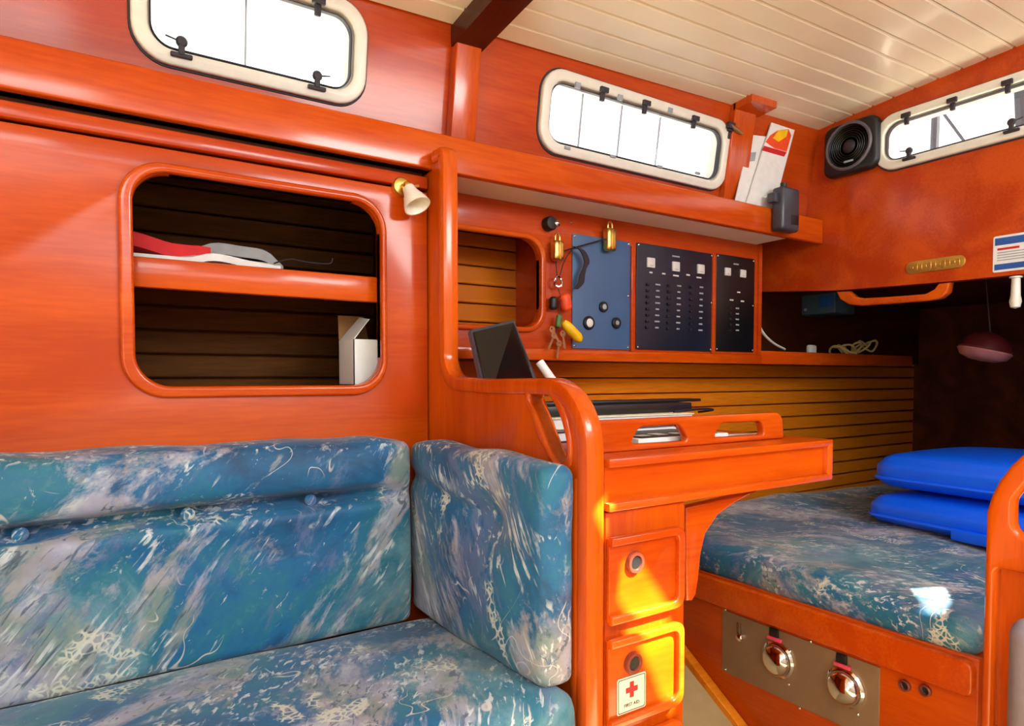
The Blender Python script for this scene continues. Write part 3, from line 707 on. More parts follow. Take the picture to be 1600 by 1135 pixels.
# engine panel on the berth front
FB = FX(BFX)
ep = onX(BFX, [(1130, 946), (1376, 1052), (1372, 1150), (1130, 1048)])
PYl, PYr = ep[0][0], ep[1][0]; PT_, PB_ = (ep[0][1]+ep[1][1])/2, ep[3][1]
PT_ = min(PT_, .383)
EP = thing('engine_panel', 'brown steel plate with two domed gauges on the berth front', 'panel', (BFX-.003, (PYl+PYr)/2, PB_))
B().plate([rrect(PYr, PB_, PYl, PT_, .003, 3)], FB, 0, .003, .001).build('plate', 'steel', EP)
for (x, y, r) in ((1210, 1033, .040), (1315, 1077, .040)):
    u, v = onX(BFX-.02, [(x, y)])[0]
    d = B().lathe([(r*1.12, 0), (r*1.12, .006), (r*1.0, .010), (r*.96, .009), (r*.96, 0)], FB(u, v, .003), (-1, 0, 0), 32).build('gauge_bezel', 'chrome', EP)
    B().lathe([(r*.95, 0), (r*.95, .010)]+[(r*.95*math.cos(R(a)), .010+.024*math.sin(R(a))) for a in range(10, 91, 10)], FB(u, v, .003), (-1, 0, 0), 32).build('dome', 'chrome', d)
for (x, y) in ((1210, 999), (1316, 1041)):
    u, v = onX(BFX-.008, [(x, y)])[0]
    B().box(u-.019, u+.019, v-.0042, v+.0042, .003, .012, .002, fr=FB).build('tape_tag', 'pink', EP)
    B().box(u-.010, u+.016, v+.004, v+.026, .003, .009, .003, fr=FB).build('tag_holder', 'black', EP)
u, v = onX(BFX-.01, [(1154, 985)])[0]
k = B(); k.tube([FB(u+.006, v+.018, .008), FB(u+.006, v-.012, .008)], .003, 8); k.tube([FB(u-.006, v+.018, .008), FB(u-.006, v-.012, .008)], .003, 8); k.lathe([(.0, 0), (.010, .001), (.010, .008), (.006, .012), (0, .013)], FB(u, v-.020, .002), (-1, 0, 0), 16)
k.build('pull_pins', 'chrome', EP)
def fr3(x, y): return onX(BFX-.003, [(x, y)])[0]
screws(EP, [fr3(*p) for p in ((1134, 953), (1267, 1003), (1235, 1018), (1233, 1070), (1250, 1107), (1341, 1089), (1341, 1117), (1134, 1046))], FB, .0034)
for i, (x, y) in enumerate(((1413, 1072), (1445, 1080))):
    u, v = onX(BFX-.004, [(x, y)])[0]
    t = thing('pipe_grommet', ('small red-brown ring hole beside the engine panel', 'small red-brown ring hole nearest the right-hand post')[i], 'grommet', (BFX-.003, u, v-.012), 'ring holes in the berth front')
    B().lathe([(.007, 0), (.0125, 0), (.012, .006), (.0085, .007), (.007, .004), (.007, 0)], FB(u, v, 0), (-1, 0, 0), 20).build('ring', 'ringm', t)
    B().lathe([(0, .0002), (.0068, .0002), (.0068, .001), (0, .001)], FB(u, v, 0), (-1, 0, 0), 16).build('hole', 'black', t)

# right-hand partition with grab hole
RX = 1.375
rp_ = thing('wall_companionway', 'varnished partition with rounded top and hand-hold at the right', None, (RX, .3, .0), kind='structure')
ro = [(.543, .03), (.543, .745)] + [tuple(v) for v in ()]
cr = onX(RX, [(1540, 800), (1548, 775), (1560, 752), (1578, 728), (1600, 708)])
ro = [(cr[0][0]+.002, .03)] + cr + [(cr[-1][0]-.06, cr[-1][1]+.03), (.0, cr[-1][1]+.035), (.0, .03)]
gh = roundpoly([(.484, .715), (.484, .78), (.44, .855), (.18, .87), (.18, .715)], [.03, .03, .03, .03, .03])
ph = roundpoly([(.508, .10), (.508, .652), (.05, .652), (.05, .10)], .012)
B().plate([ro, gh, ph], FX(RX), -.03, 0, .009, 3).build('frame', 'rimz', rp_)
B().box(RX+.02, RX+.03, .04, .53, .05, .68).build('inset_panel', 'wz', rp_)
def pad_fn(p, n):
    q = p.copy(); q.x -= .02*(1-n.y**2)*(1-n.z**2)*max(0, -n.x); q += Vector((0, 0, 1))*wob(p, 12, .01); return q
B().blob((RX-.05, .365, .37), (.035, .10, .22), .033, (6, 20, 30), pad_fn).build('padded_bag', 'padding', label='grey padded bag against the right-hand partition', cat='bag')

# ================================================================== SMALL THINGS
# brass reading lamp on the locker face
lc = U(626, 293, Y=LOCK)
RL = thing('reading_lamp', 'brass reading lamp with white shade on the locker face', 'lamp', (lc.x, LOCK, lc.z))
B().lathe([(.0, 0), (.022, 0), (.022, .004), (.018, .010), (.010, .012), (0, .012)], lc, (0, -1, 0), 28).build('wall_plate', 'brass', RL)
j1 = lc+Vector((.004, -.028, -.004))
B().tube([lc+Vector((0, -.01, 0)), j1], .0055, 10).build('arm', 'brass', RL)
a_ = B().lathe([(.0, -.011), (.008, -.008), (.011, 0), (.008, .008), (0, .011)], j1, (1, 0, 0), 16); a_.tube([j1+Vector((.008, 0, 0)), j1+Vector((.024, -.002, .004))], [.0035, .0035], 8); a_.build('swivel', 'brass', RL)
ax = Vector((.22, -.45, -.86)).normalized()
B().lathe([(.010, .004), (.013, .004), (.015, .016), (.021, .030), (.027, .044), (.0285, .052), (.0262, .052), (.018, .030), (.010, .012), (0, .010)], j1, ax, 28).build('lamp_shade', 'shade', RL)

# speaker on the aft bulkhead
FA = FX(AFT)
su, sv = onX(AFT-.03, [(1328, 229)])[0]
sp = thing('speaker', 'square black speaker with round grille in the upper corner', 'speaker', FA(su, sv-.085, 0))
B().plate([rrect(su-.088, sv-.085, su+.088, sv+.08, .03)], FA, 0, .035, .012, 3).build('housing', 'black', sp)
B().lathe([(.074, 0), (.076, .008), (.072, .012), (.067, .011), (.067, 0)], FA(su, sv, .034), (-1, 0, 0), 40).build('ring', 'spring', sp)
gr = B().lathe([(.067, .002), (.05, .002), (.030, -.004+.006), (.022, .001), (.016, .008), (.008, .012), (0, .013)], FA(su, sv, .034), (-1, 0, 0), 36).build('cone', 'cord', sp)
for k_ in range(6):
    r_ = .028+k_*.0068; B().lathe([(r_, .0025), (r_+.0018, .0042), (r_+.0036, .0025)], FA(su, sv, .034), (-1, 0, 0), 32).build('grille_ring', 'black', sp)
B().box(su-.018, su+.012, sv-.052, sv-.046, .040, .042, 0, fr=FA).build('badge', 'print', sp)

# brass plate, safety label, wooden grab handle, hook
pl = onX(AFT, [(1461, 414)])[0]
bp_ = thing('name_plate', 'gilt oblong plate with raised marks on the aft bulkhead', 'plate', FA(pl[0], pl[1]-.02, 0))
phw = abs(onX(AFT, [(1415, 417)])[0][0]-onX(AFT, [(1508, 409)])[0][0])/2
B().plate([rrect(pl[0]-phw, pl[1]-.018, pl[0]+phw, pl[1]+.018, .0175)], FA, 0, .004, .0015).build('plate', 'gold', bp_)
for k_ in range(11):
    u = pl[0]+phw*(.78-1.56*k_/10); h_ = .004+.003*((k_*5) % 3); B().box(u-.004, u+.004, pl[1]-h_, pl[1]+h_, .0035, .0052, .0005, 1, fr=FA).build('raised_mark', 'brass', bp_)
lb_ = onX(AFT, [(1552, 398)])[0]; l2 = onX(AFT, [(1610, 360)])[0]
SG = thing('safety_label', 'white label with blue bands on the aft bulkhead', 'label', FA(lb_[0]-.06, lb_[1]-.05, 0))
ua, ub = lb_[0], lb_[0]-.135; zb_, zt_ = onX(AFT, [(1575, 424)])[0][1], onX(AFT, [(1575, 367)])[0][1]
B().plate([rrect(ub, zb_, ua, zt_, .005, 4)], FA, 0, .0015).build('sheet', 'paper', SG)
hh_ = zt_-zb_
B().box(ub+.004, ua-.004, zt_-hh_*.26, zt_-hh_*.06, .0015, .002, 0, fr=FA).build('header_band', 'bluep', SG)
B().box(ub+.004, ua-.004, zb_+hh_*.06, zb_+hh_*.22, .0015, .002, 0, fr=FA).build('footer_band', 'bluep', SG)
B().box(ua-.060, ua-.010, zt_-hh_*.40, zt_-hh_*.34, .0015, .002, 0, fr=FA).build('red_line', 'red', SG)
for k_ in range(4): B().box(ua-.115+.01*(k_ % 2), ua-.010, zt_-hh_*(.48+.07*k_), zt_-hh_*(.455+.07*k_), .0015, .002, 0, fr=FA).build('print_line', 'print', SG)
GH = AFT-.0
g_o = onX(GH, [(1306, 456), (1312, 468), (1326, 476), (1345, 478), (1400, 474), (1450, 470), (1470, 466), (1481, 456), (1484, 441), (1466, 443), (1459, 452), (1446, 459), (1400, 463), (1350, 466), (1336, 464), (1326, 455)])
B().plate([[(a, min(b, 1.287)) for a, b in g_o]], FX(GH), -.03, .0, .006, 3).build('grab_handle', 'rim', label='curved wooden grab handle under the aft bulkhead edge', cat='handle')
hk = U(1582, 440, X=AFT-.01)
hkt = thing('hook', 'white plastic hook hanging under the aft bulkhead', 'hook', hk)
B().lathe([(.0, 0), (.010, .001), (.010, .012), (.011, .05), (.014, .066), (.011, .082), (0, .086)], Vector((AFT+.012, hk.y, 1.2705)), (0, 0, -1), 16).build('stem', 'white', hkt)
B().lathe([(0, 0), (.015, 0), (.015, .004), (0, .004)], Vector((AFT+.012, hk.y, 1.2707)), (0, 0, -1), 16).build('base', 'white', hkt)

# red dome lamp hanging in the tunnel
rc = U(1540, 543, X=2.35)
rd = thing('hanging_float', 'dark red domed float with pinkish rim hanging in shadow', 'float', (rc.x, rc.y, rc.z-.06))
rax = Vector((.1, -.22, 1))
B().lathe([(0, .050), (.04, .040), (.062, .018), (.072, -.003), (.070, -.008), (0, -.010)], rc, rax, 28).build('dome', 'dred', rd)
B().lathe([(.071, -.008), (.074, -.013), (.062, -.032), (.036, -.042), (0, -.045)], rc, rax, 28).build('lens', 'lens', rd)
B().tube([rc+Vector((.005, -.01, .045)), Vector((rc.x+.01, rc.y+.01, 1.331))], .002, 6).build('cord', 'cord', rd)

# radio, shelf clutter and cables in the dark shelf
rx_ = 2.42
ra, rb = onX(rx_, [(1208, 478)])[0], onX(rx_, [(1305, 478)])[0]
rt_, rbm = onX(rx_, [(1256, 461)])[0][1], onX(rx_, [(1256, 493)])[0][1]
RD = thing('radio', 'dark marine radio hanging over the cluttered shelf', 'radio', (rx_, (ra[0]+rb[0])/2, rbm))
FR_ = FX(rx_)
B().box(rb[0], ra[0], rbm, rt_, -.14, 0, .006, fr=FR_).build('case', 'radio', RD)
B().box(rb[0]+.006, rb[0]+.066, rbm+.024, rt_-.012, 0, .003, .001, fr=FR_).build('display', 'bluep', RD)
for k_ in range(5): B().lathe([(.006, 0), (.006, .004), (0, .005)], FR_(ra[0]-.03-k_*.03, rbm+.022, 0), (-1, 0, 0), 12).build('button', 'print', RD)
B().box(rb[0]+.05, ra[0]-.05, rt_-.002, 1.331, -.10, -.05, .002, fr=FR_).build('bracket', 'black', RD)
SHZ = NZ0+.005
wc = [U(1182, 498, Y=NAV+.02), U(1192, 520, Y=NAV+.04), U(1208, 536, Y=NAV+.06), U(1226, 546, Y=NAV+.08)]
wc = [Vector((p.x, p.y, max(p.z, SHZ+.005))) for p in wc]
B().tube(wc, .0045, 8, smooth=6).build('white_cable', 'white', label='thick white cable curving down onto the dark shelf', cat='cable')
wcp = U(1190, 541, Y=NAV+.05)
B().tube([Vector((wcp.x, NAV+.05, SHZ+.010)), Vector((wcp.x+.05, NAV+.06, SHZ+.010)), Vector((wcp.x+.07, NAV+.06, SHZ+.012))], [.010, .011, .006], 10).build('white_plug', 'white', label='white plug lying on the shelf by the thick cable', cat='plug')
pk_ = U(1268, 535, Y=NAV+.06)
B().blob((pk_.x, NAV+.06, SHZ+.032), (.020, .012, .030), .008, (6, 4, 6)).build('white_tag', 'paper', label='small white tag standing on the dark shelf', cat='tag')
rr = random.Random(3)
for k_ in range(5):
    c = U(1312+k_*11, 534-(k_ % 2)*5, Y=NAV+.07); ph_ = rr.random()*6
    pts = [Vector((c.x+.05*math.cos(ph_+i*.9)*(1-.04*i), NAV+.07+.03*math.sin(ph_+i*.9), SHZ+.010+.007*k_+.052*abs(math.sin(i*.7+k_)))) for i in range(8)]
    B().tube(pts, .0045, 6, smooth=5).build('rope_coil', 'tan', label='%s tan cord coil heaped on the dark shelf' % ('leftmost', 'second from left', 'middle', 'second from right', 'rightmost')[k_], cat='cord', group='cord coils on the dark shelf')

# things standing on the long shelf: leaflets and handheld radio
def leaflet(name, px, lean, label, yb):
    pts = [U(a, b, Y=yb) for a, b in px]
    ct = sum(pts, Vector())/len(pts); lp = [(p.x, p.z) for p in pts]
    return lp
LY = LIP+.026
lp1 = onY(LY+.007, [(1144, 330), (1196, 334), (1214, 216), (1171, 211)])
t = thing('leaflet', 'plain white folded leaflet standing behind the picture leaflet', 'leaflet', (lp1[0][0], LY+.02, 1.503))
lp1 = [(a, max(b, 1.5035)) for a, b in lp1]
B().plate([lp1], FY(LY+.007), 0, .003).build('sheet', 'paper', t)
a = onY(LY+.007, [(1166, 240), (1180, 238), (1178, 252), (1163, 254)]); B().plate([a], FY(LY+.007), .003, .0036).build('print_block', 'print', t)
lp2 = [(a, max(b, 1.5035)) for a, b in onY(LY, [(1160, 336), (1203, 344), (1240, 204), (1204, 192)])]
t = thing('leaflet', 'tall leaflet with red and yellow picture at its top', 'leaflet', (lp2[0][0], LY, 1.503))
B().plate([lp2], FY(LY), 0, .004).build('sheet', 'paper', t)
B().plate([onY(LY-.004, [(1194, 228), (1229, 238), (1225, 245), (1190, 235)])], FY(LY-.004), .0001, .0008).build('red_band', 'red', t)
B().plate([onY(LY-.004, [(1196, 222), (1203, 212), (1215, 204), (1232, 202), (1236, 212), (1229, 237), (1210, 232)])], FY(LY-.004), .0001, .0008).build('orange_picture', 'orange', t)
B().plate([onY(LY-.004, [(1207, 216), (1216, 204), (1231, 203), (1228, 214), (1216, 222)])], FY(LY-.004), .0008, .0014).build('yellow_picture', 'yellow', t)
hr = [U(1213, 345, Y=LIP-.03), U(1247, 345, Y=LIP-.03)]
hx = (hr[0].x+hr[1].x)/2; hz_ = U(1230, 362, Y=LIP-.03).z; hzt = U(1230, 294, Y=LIP-.03).z
HR = thing('handheld_radio', 'black handheld radio clipped to the long shelf board', 'radio', (hx, LIP-.02, hz_))
hw_ = abs(hr[1].x-hr[0].x)/2*.8
B().box(hx-hw_, hx+hw_, LIP-.045, LIP-.003, hz_, hzt, .010, 3).build('body', 'lap', HR)
B().tube([Vector((hx-hw_*.5, LIP-.03, hzt-.006)), Vector((hx-hw_*.5, LIP-.03, hzt+.012))], .010, 12).build('knob', 'black', HR)
B().box(hx-hw_*1.5, hx-hw_*.9, LIP-.03, LIP-.003, hzt-.05, hzt-.02, .004).build('clip', 'lap', HR)
B().box(hx-.002, hx+hw_*.75, LIP-.0465, LIP-.044, hz_+.02, hz_+.05, .001).build('speaker_grille', 'black', HR)
# small white latch on the middle port
lt = U(1146, 206, Y=UT)
LT = thing('port_stay', 'small pale stay arm at the corner of the middle port', 'stay', FU(lt.x-.03, .2, .015))
lu, lv = onU([(1133, 200)])[0]
B().tube([FU(lu-.01, lv+.004, .024), FU(lu+.022, lv-.006, .028), FU(lu+.046, lv-.012, .030)], [.006, .006, .004], 8).build('arm', 'keym', LT)
B().box(lu-.016, lu+.012, lv-.006, lv+.012, .015, .030, .003, fr=FU).build('pivot', 'gasket', LT)

# locker contents
LS = fz1-.005
def sheet(pts, name, mat, th=.004):
    """a draped sheet: list of rows (each a list of points) given a little thickness"""
    b = B(); n, m_ = len(pts), len(pts[0]); vs = [Vector(p) for r in pts for p in r]; vs += [v-Vector((0, 0, th)) for v in vs[:]]; k = n*m_
    fs = []
    for i in range(n-1):
        for j in range(m_-1):
            a = i*m_+j; fs += [(a, a+1, a+m_+1, a+m_), (k+a, k+a+m_, k+a+m_+1, k+a+1)]
    for j in range(m_-1): fs += [(j, k+j, k+j+1, j+1), ((n-1)*m_+j, (n-1)*m_+j+1, k+(n-1)*m_+j+1, k+(n-1)*m_+j)]
    for i in range(n-1): fs += [(i*m_, (i+1)*m_, k+(i+1)*m_, k+i*m_), (i*m_+m_-1, k+i*m_+m_-1, k+(i+1)*m_+m_-1, (i+1)*m_+m_-1)]
    b.add(vs, fs); return b
def prof(pxs, Yf, depth, rise, n=5, zmin=None):
    base = [U(a, b, Y=Yf) for a, b in pxs]; rows = []
    for i in range(n):
        t = i/(n-1); rows.append([Vector((p.x+.01*math.sin(t*3+p.x*20), Yf+depth*t, max((zmin or LS)+.016, p.z+rise*math.sin(t*2.6)+.004*math.sin(p.x*40+t*5)))) for p in catmull(base, 3)])
    return rows
YF = LOCK+.06
sheet(prof([(196, 402), (230, 400), (262, 401), (300, 402), (340, 400), (375, 402), (410, 408), (438, 417)], YF, .14, .006), 'x', 'paper', .014).build('white_bag', 'paper', label='crumpled white plastic bag lying along the locker shelf', cat='bag')
sheet(prof([(190, 362), (225, 368), (262, 376), (300, 384), (336, 391)], YF+.03, .13, .004), 'x', 'redcloth', .026).build('red_cloth', 'redcloth', label='folded red cloth with pale spots on the white bag', cat='cloth')
sheet(prof([(312, 390), (350, 382), (395, 384), (418, 392), (432, 408), (440, 418)], YF+.05, .12, .004), 'x', 'grey', .022).build('grey_bag', 'grey', label='grey translucent bag at the right of the red cloth', cat='bag')
wl_ = [U(a, b, Y=YF-.005) for a, b in ((428, 412), (440, 408), (455, 405), (470, 408), (490, 411), (515, 412), (520, 404))]
B().tube([Vector((p.x, p.y, max(p.z, LS+.003))) for p in wl_], .0015, 6, smooth=5).build('thin_wire', 'cord', label='thin dark wire trailing along the locker shelf', cat='wire')
CX0, CX1 = U(542, 560, Y=LOCK+.10).x, U(592, 560, Y=LOCK+.06).x
cz0, cz1 = LZ0-.001, U(565, 531, Y=LOCK+.07).z
CB = thing('carton', 'open white carton standing in the locker corner', 'box', ((CX0+CX1)/2, LOCK+.12, cz0))
y0_, y1_ = LOCK+.055, LOCK+.155; cx1_ = CX1+.012
for nm, a in (('front_side', (CX0, cx1_, y0_, y0_+.002)), ('rear_side', (CX0, cx1_, y1_-.002, y1_)), ('left_side', (CX0, CX0+.002, y0_, y1_)), ('right_side', (cx1_-.002, cx1_, y0_, y1_))):
    B().box(*a, cz0, cz1).build(nm, 'carton', CB)
B().box(CX0, cx1_, y0_, y1_, cz0, cz0+.002).build('base', 'kraft', CB)
fl = B(); fl.add([Vector((CX0, y0_, cz1)), Vector((CX0, y1_, cz1)), Vector((CX0+.045, y1_-.01, cz1+.055)), Vector((CX0+.038, y0_+.01, cz1+.045)), Vector((CX0+.002, y0_, cz1)), Vector((CX0+.002, y1_, cz1)), Vector((CX0+.047, y1_-.01, cz1+.055)), Vector((CX0+.040, y0_+.01, cz1+.045))],
    [(0, 1, 2, 3), (7, 6, 5, 4), (0, 4, 5, 1), (1, 5, 6, 2), (2, 6, 7, 3), (3, 7, 4, 0)]); fl.build('flap', 'carton', CB)
fl = B(); fl.add([Vector((CX0, y1_-.002, cz1)), Vector((cx1_, y1_-.002, cz1)), Vector((cx1_-.005, y1_+.02, cz1+.06)), Vector((CX0+.005, y1_+.02, cz1+.06)), Vector((CX0, y1_, cz1)), Vector((cx1_, y1_, cz1)), Vector((cx1_-.005, y1_+.022, cz1+.06)), Vector((CX0+.005, y1_+.022, cz1+.06))],
    [(0, 1, 2, 3), (7, 6, 5, 4), (0, 4, 5, 1), (1, 5, 6, 2), (2, 6, 7, 3), (3, 7, 4, 0)]); fl.build('flap', 'kraft', CB)

# ------------------------------------------------------------------ things hanging beside the blue panel
HY = NAV-.022
def hp(x, y, d=0.): return U(x, y, Y=HY-d)
c = U(855, 351, Y=NAV)
SL = thing('socket_lamp', 'small black lamp with chrome eye by the open locker', 'lamp', (c.x, NAV, c.z))
B().lathe([(.019, 0), (.019, .02), (.016, .024), (.008, .025), (0, .025)], c, (0, -1, 0), 20).build('body', 'black', SL)
c2 = c+Vector((.014, -.026, 0)); B().lathe([(.0, -.002), (.0085, -.002), (.0085, .003), (.004, .006), (0, .006)], c2, (0, -1, 0), 16).build('eye', 'chrome', SL)
c = U(891, 349, Y=NAV); B().lathe([(.005, 0), (.005, .003), (.003, .006), (0, .006)], c, (0, -1, 0), 14).build('wall_screw', 'chrome', label='small bright screw above the blue panel', cat='screw')
def fob(x, y, hw_, hh_, label):
    p = hp(x, y); t = thing('brass_weight', label, 'weight', (p.x, p.y, p.z-hh_))
    B().blob(p, (hw_, .013, hh_), .009, (8, 6, 8)).build('body', 'brass', t)
    B().tube([p+Vector((-hw_*.45, 0, hh_-.002)), p+Vector((-hw_*.4, 0, hh_+.012)), p+Vector((0, 0, hh_+.018)), p+Vector((hw_*.4, 0, hh_+.012)), p+Vector((hw_*.45, 0, hh_-.002))], .0026, 8, smooth=4).build('loop', 'brass', t)
    B().box(p.x-hw_*.15, p.x+hw_*.12, p.y-.0145, p.y-.010, p.z-hh_*.9, p.z+hh_*.85, .001).build('groove', 'gold', t); return p
f1 = fob(871, 392, .017, .027, 'short brass weight hanging among the keys'); f2 = fob(953, 375, .018, .032, 'taller brass weight hanging over the blue panel')
B().tube([f1+Vector((.016, -.008, 0)), hp(895, 388), hp(920, 381), f2+Vector((-.017, -.004, 0))], .0022, 6, smooth=6).build('cord', 'cord', label='dark cord tied between the two brass weights', cat='cord')
rb_ = [hp(897, 385, .006), hp(910, 392, .008), hp(917, 408, .008), hp(914, 418, .008), hp(910, 430, .008), hp(908, 442, .008), hp(900, 452, .006)]
rb2 = catmull(rb_, 5); bb_ = B(); vs = []
for i, p in enumerate(rb2):
    wd = .004+.007*math.sin(math.pi*min(1, i/len(rb2)*1.0))*abs(math.cos(3.14*i/len(rb2)*1.0))+.002
    vs += [p+Vector((-wd, -.001, 0)), p+Vector((wd, -.001, 0)), p+Vector((wd, .002, 0)), p+Vector((-wd, .002, 0))]
n_ = len(rb2); bb_.add(vs, [(i*4+j, i*4+(j+1) % 4, i*4+4+(j+1) % 4, i*4+4+j) for i in range(n_-1) for j in range(4)]+[(0, 1, 2, 3), tuple(range(n_*4-4, n_*4))])
bb_.build('strap', 'cord', label='dark violet strap twisting down the blue panel', cat='strap')
B().tube([f1+Vector((0, .004, -.026)), hp(869, 418), hp(871, 432)], .0015, 6, smooth=4).build('string', 'cord', label='thin cord from short brass weight to the steel ring', cat='cord')
B().tube([hp(895, 388), hp(882, 408), hp(875, 430)], .0015, 6, smooth=4).build('string', 'cord', label='thin slanting cord from strap to the steel ring', cat='cord')
rc_ = hp(872, 440); B().tube([rc_+Vector((.012*math.cos(i*.524), .003*math.sin(i*1.05), .014*math.sin(i*.524))) for i in range(12)], .003, 8, True).build('key_ring', 'chrome', label='steel ring gathering the cords above the orange float', cat='ring')
of = hp(884, 474); B().blob(of, (.016, .014, .026), .013, (8, 8, 10), lambda p, n: p*(1-.15*max(0, -n.z)), Matrix.Rotation(R(-12), 3, 'Y')).build('orange_float', 'orange', label='orange foam key float hanging under the ring', cat='float')
bp2 = hp(868, 474); B().blob(bp2+Vector((-.004, .004, 0)), (.011, .010, .018), .009, (6, 6, 8)).build('black_fob', 'black', label='black fob beside the orange float', cat='fob')
ya, yb_ = hp(880, 503, .01), hp(908, 533, .014)
B().tube([ya+(yb_-ya)*t_ for t_ in (0, .06, .2, .5, .8, .94, 1)], [.006, .010, .013, .014, .014, .010, .005], 14).build('yellow_float', 'yellow', label='yellow sausage-shaped key float slanting down', cat='float')
gt = hp(873, 502, .004); B().blob(gt, (.008, .006, .018), .005, (6, 4, 8), None, Matrix.Rotation(R(10), 3, 'Y')).build('green_tag', 'green', label='small green tag among the hanging keys', cat='tag')
rk = random.Random(5)
kl = ['pale key hanging lowest of the bunch', 'dull key turned sideways in the bunch', 'bright key hanging left in the bunch', 'key half hidden behind the green tag']
for i, (x, y, an) in enumerate(((872, 545, 8), (866, 522, -35), (862, 532, 25), (880, 530, -12))):
    p = hp(x, y, .002*i); fr_k = lambda u, v, w, p=p, an=an: p+Matrix.Rotation(R(an), 3, 'Y') @ Vector((u, -w, v))
    t = thing('key', kl[i], 'key', (p.x, p.y, p.z-.025), 'keys on the bunch')
    B().plate([ell(0, .014, .009, .009, 16), ell(0, .017, .003, .003, 8)], fr_k, 0, .002).build('bow', 'keym', t)
    B().plate([[(-.003, .007), (.003, .007), (.003, -.024), (0, -.028), (-.003, -.025), (-.005, -.02), (-.003, -.016), (-.005, -.011), (-.003, -.008)]], fr_k, 0, .002).build('blade', 'keym', t)
B().tube([hp(872, 451), hp(876, 465), hp(874, 480), hp(873, 495), hp(869, 512), hp(870, 536)], .0012, 6, smooth=4).build('lanyard', 'cord', label='dark cord that carries keys and floats', cat='cord')

# ------------------------------------------------------------------ things on the chart table
TT = TZ
def stack(name, x0, x1, y0, y1, z0, z1, mat, label, cat, rz=0):
    t = thing(name, label, cat, ((x0+x1)/2, (y0+y1)/2, z0)); c = Vector(((x0+x1)/2, (y0+y1)/2, 0)); m = Matrix.Rotation(R(rz), 3, 'Z')
    fr_ = lambda u, v, w: c+m @ Vector((u-c.x, v-c.y, 0))+Vector((0, 0, w))
    e = .003
    B().box(x0, x1, y0, y1, z0, z0+e, .001, 1, fr=fr_).build('cover', mat, t); B().box(x0, x1, y0, y1, z1-e, z1, .001, 1, fr=fr_).build('cover', mat, t)
    B().box(x0, x1, y1-e, y1, z0+e*.5, z1-e*.5, .001, 1, fr=fr_).build('spine', mat, t)
    B().box(x0+.004, x1-.004, y0+.004, y1-.003, z0+e, z1-e, 0, fr=fr_).build('pages', 'paper', t); return t
p0, p1 = U(905, 650, Y=1.12), U(1045, 650, Y=1.12)
stack('book', .70, p1.x-.08, .98, 1.24, TT+.0005, TT+.022, 'lap', 'grey book at the bottom of the chart table pile', 'book', 2)
stack('book', .70, p1.x-.06, .99, 1.25, TT+.0225, TT+.046, 'cream', 'white book under the black folder on the chart table', 'book', -3)
FO = thing('folder', 'black folder on top of the books on the chart table', 'folder', (.9, 1.12, TT+.047))
B().box(.70, p1.x-.03, 1.02, 1.26, TT+.047, TT+.067, .003).build('body', 'black', FO)
B().box(.74, p1.x+.035, 1.05, 1.10, TT+.0675, TT+.074, .002).build('flap', 'black', FO)
B().tube([Vector((p1.x-.10, 1.01, TT+.0475)), Vector((p1.x-.02, 1.0, TT+.053)), Vector((p1.x+.04, 1.02, TT+.048)), Vector((p1.x+.06, 1.08, TT+.04))], .003, 6, smooth=5).build('dark_cable', 'black', label='dark cable lying over the edge of the book pile', cat='cable')
q0, q1 = U(985, 693, Z=TT+.003), U(1056, 689, Z=TT+.003)
DV = thing('instrument', 'flat white instrument with black printed face behind the rail', 'instrument', (q0.x+.05, .88, TT))
B().box(.80, 1.04, .835, .965, TT, TT+.016, .003).build('case', 'paper', DV)
B().box(.81, 1.01, .838, .955, TT+.016, TT+.0172, 0).build('face', 'black', DV)
for k_ in range(4): B().box(.83+k_*.045, .855+k_*.045, .86, .88+.01*(k_ % 2), TT+.0172, TT+.0178, 0).build('mark', 'paper', DV)
B().tube([Vector((1.06, .88, TT+.004)), Vector((1.17, .86, TT+.004))], .004, 8).build('pencil', 'paper', label='white pencil lying behind the right-hand rail slot', cat='pencil')
# tablet leaning by the open locker
LP = [U(735, 516, Y=1.20), U(803, 500, Y=1.26), U(837, 590, Y=1.20), U(752, 592, Y=1.12)]
tb = thing('laptop', 'dark laptop screen tilted up behind the partition', 'laptop', (LP[3].x+.05, 1.18, TT+.047))
nrm = (LP[1]-LP[0]).cross(LP[3]-LP[0]).normalized()
if nrm.y > 0: nrm = -nrm
low3, low2 = LP[3]+(LP[3]-LP[0])*.5, LP[2]+(LP[2]-LP[1])*.5
def slab(q, n, th):
    b = B(); b.add([*q, *[p-n*th for p in q]], [(0, 1, 2, 3), (7, 6, 5, 4), (0, 4, 5, 1), (1, 5, 6, 2), (2, 6, 7, 3), (3, 7, 4, 0)]); return b
slab([LP[0], LP[1], low2, low3], nrm, .010).build('lid', 'lap', tb)
cq = (LP[0]+LP[1]+low2+low3)/4
slab([cq+(p-cq)*.93+nrm*.001 for p in (LP[0], LP[1], low2, low3)], nrm, .0008).build('screen', 'screen', tb)
ra_, rb3 = U(843, 566, Y=1.10), U(915, 668, Y=1.02)
rt3 = thing('rolled_chart', 'rolled white chart leaning beside the laptop', 'chart', (rb3.x, rb3.y, TT+.047))
d_ = (rb3-ra_).normalized()
B().tube([ra_, ra_+(rb3-ra_)*.5, rb3], .009, 14).build('roll', 'paper', rt3)
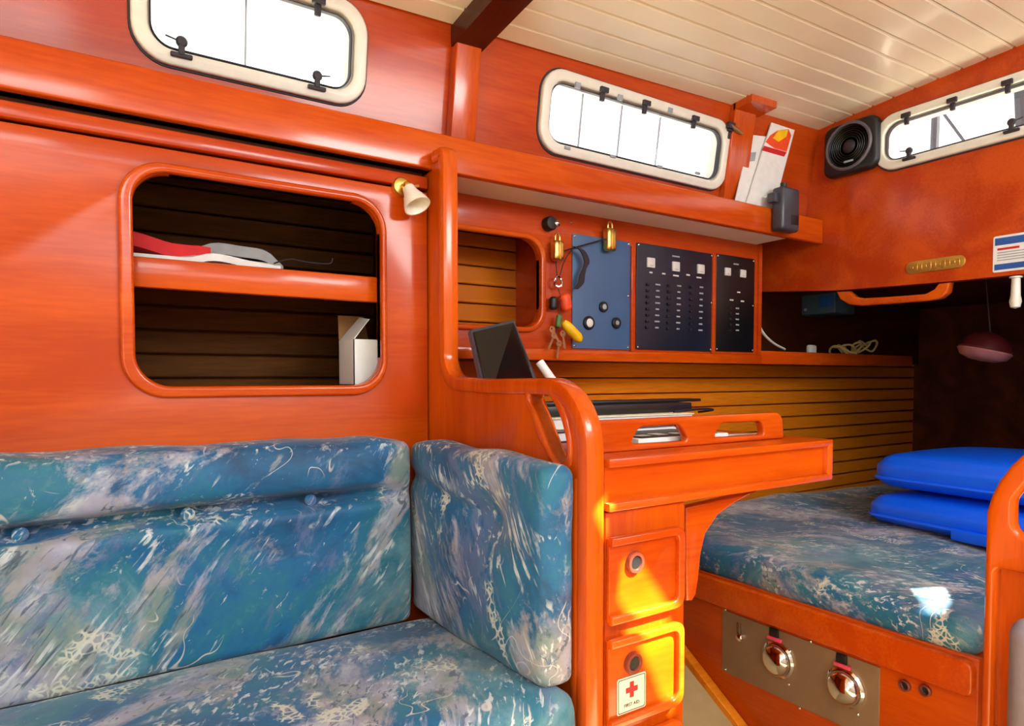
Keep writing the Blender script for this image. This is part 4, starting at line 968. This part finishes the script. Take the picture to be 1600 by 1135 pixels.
B().tube([ra_+(rb3-ra_)*.3, ra_+(rb3-ra_)*.42], .0098, 14).build('band', 'black', rt3)

# ------------------------------------------------------------------ blue cushions on the berth
def vinyl(cx, cy, z0, hx, hy, hz, rz, label, strap=False):
    t = thing('boat_cushion', label, 'cushion', (cx, cy, z0), 'blue vinyl cushions on the berth'); m = Matrix.Rotation(R(rz), 3, 'Z')
    def fn(p, n):
        q = p.copy(); e = max(abs(n.x), abs(n.y))
        if n.z > 0: q.z += .020*(1-n.x**2)*(1-n.y**2)*n.z - .012*e**6*n.z
        return q
    pad = B().blob((cx, cy, z0+hz), (hx, hy, hz), min(hz*.9, .045), (24, 24, 8), fn, m).build('padding', 'blue', t)
    ring = [Vector((cx, cy, z0+hz*.55))+m @ Vector((a, b, 0)) for a, b in rrect(-hx-.001, -hy-.001, hx+.001, hy+.001, min(hz*.9, .045), 5)]
    B().tube(ring, .006, 6, True).build('piping', 'blue', pad)
    if strap:
        s_ = Vector((cx, cy, z0+hz*.35)); B().blob(s_+m @ Vector((-hx-.008, -.06, 0)), (.008, .09, .016), .006, (4, 8, 4), None, m).build('strap_handle', 'blue', t)
    return t
bl = U(1368, 832, X=2.0); 
vinyl(2.24, .79, .548, .24, .295, .046, -6, 'blue vinyl cushion lying under the other on the berth', True)
vinyl(2.27, .785, .661, .25, .295, .052, -4, 'blue vinyl cushion on top of the other on the berth')

# outside the aft port: a mast stay and a post seen against the sky
def down(a, b, z=1.351): return a+(b-a)*((z-a.z)/(b.z-a.z))
for (pa, pb, xx, r_, nm, lab, ct) in (((1460, 232), (1464, 140), 2.9, .016, 'stern_post', 'grey post outside the aft port', 'post'), ((1520, 238), (1440, 130), 3.0, .007, 'rigging_line', 'slanting grey line crossing outside the aft port', 'line'), ((1602, 235), (1596, 90), 2.9, .028, 'stern_rail', 'grey rail post at the right of the aft port', 'post')):
    a, b = U(*pa, X=xx), U(*pb, X=xx); B().tube([down(a, b), b+(b-a)*.3], r_, 8).build(nm, 'lap', label=lab, cat=ct)
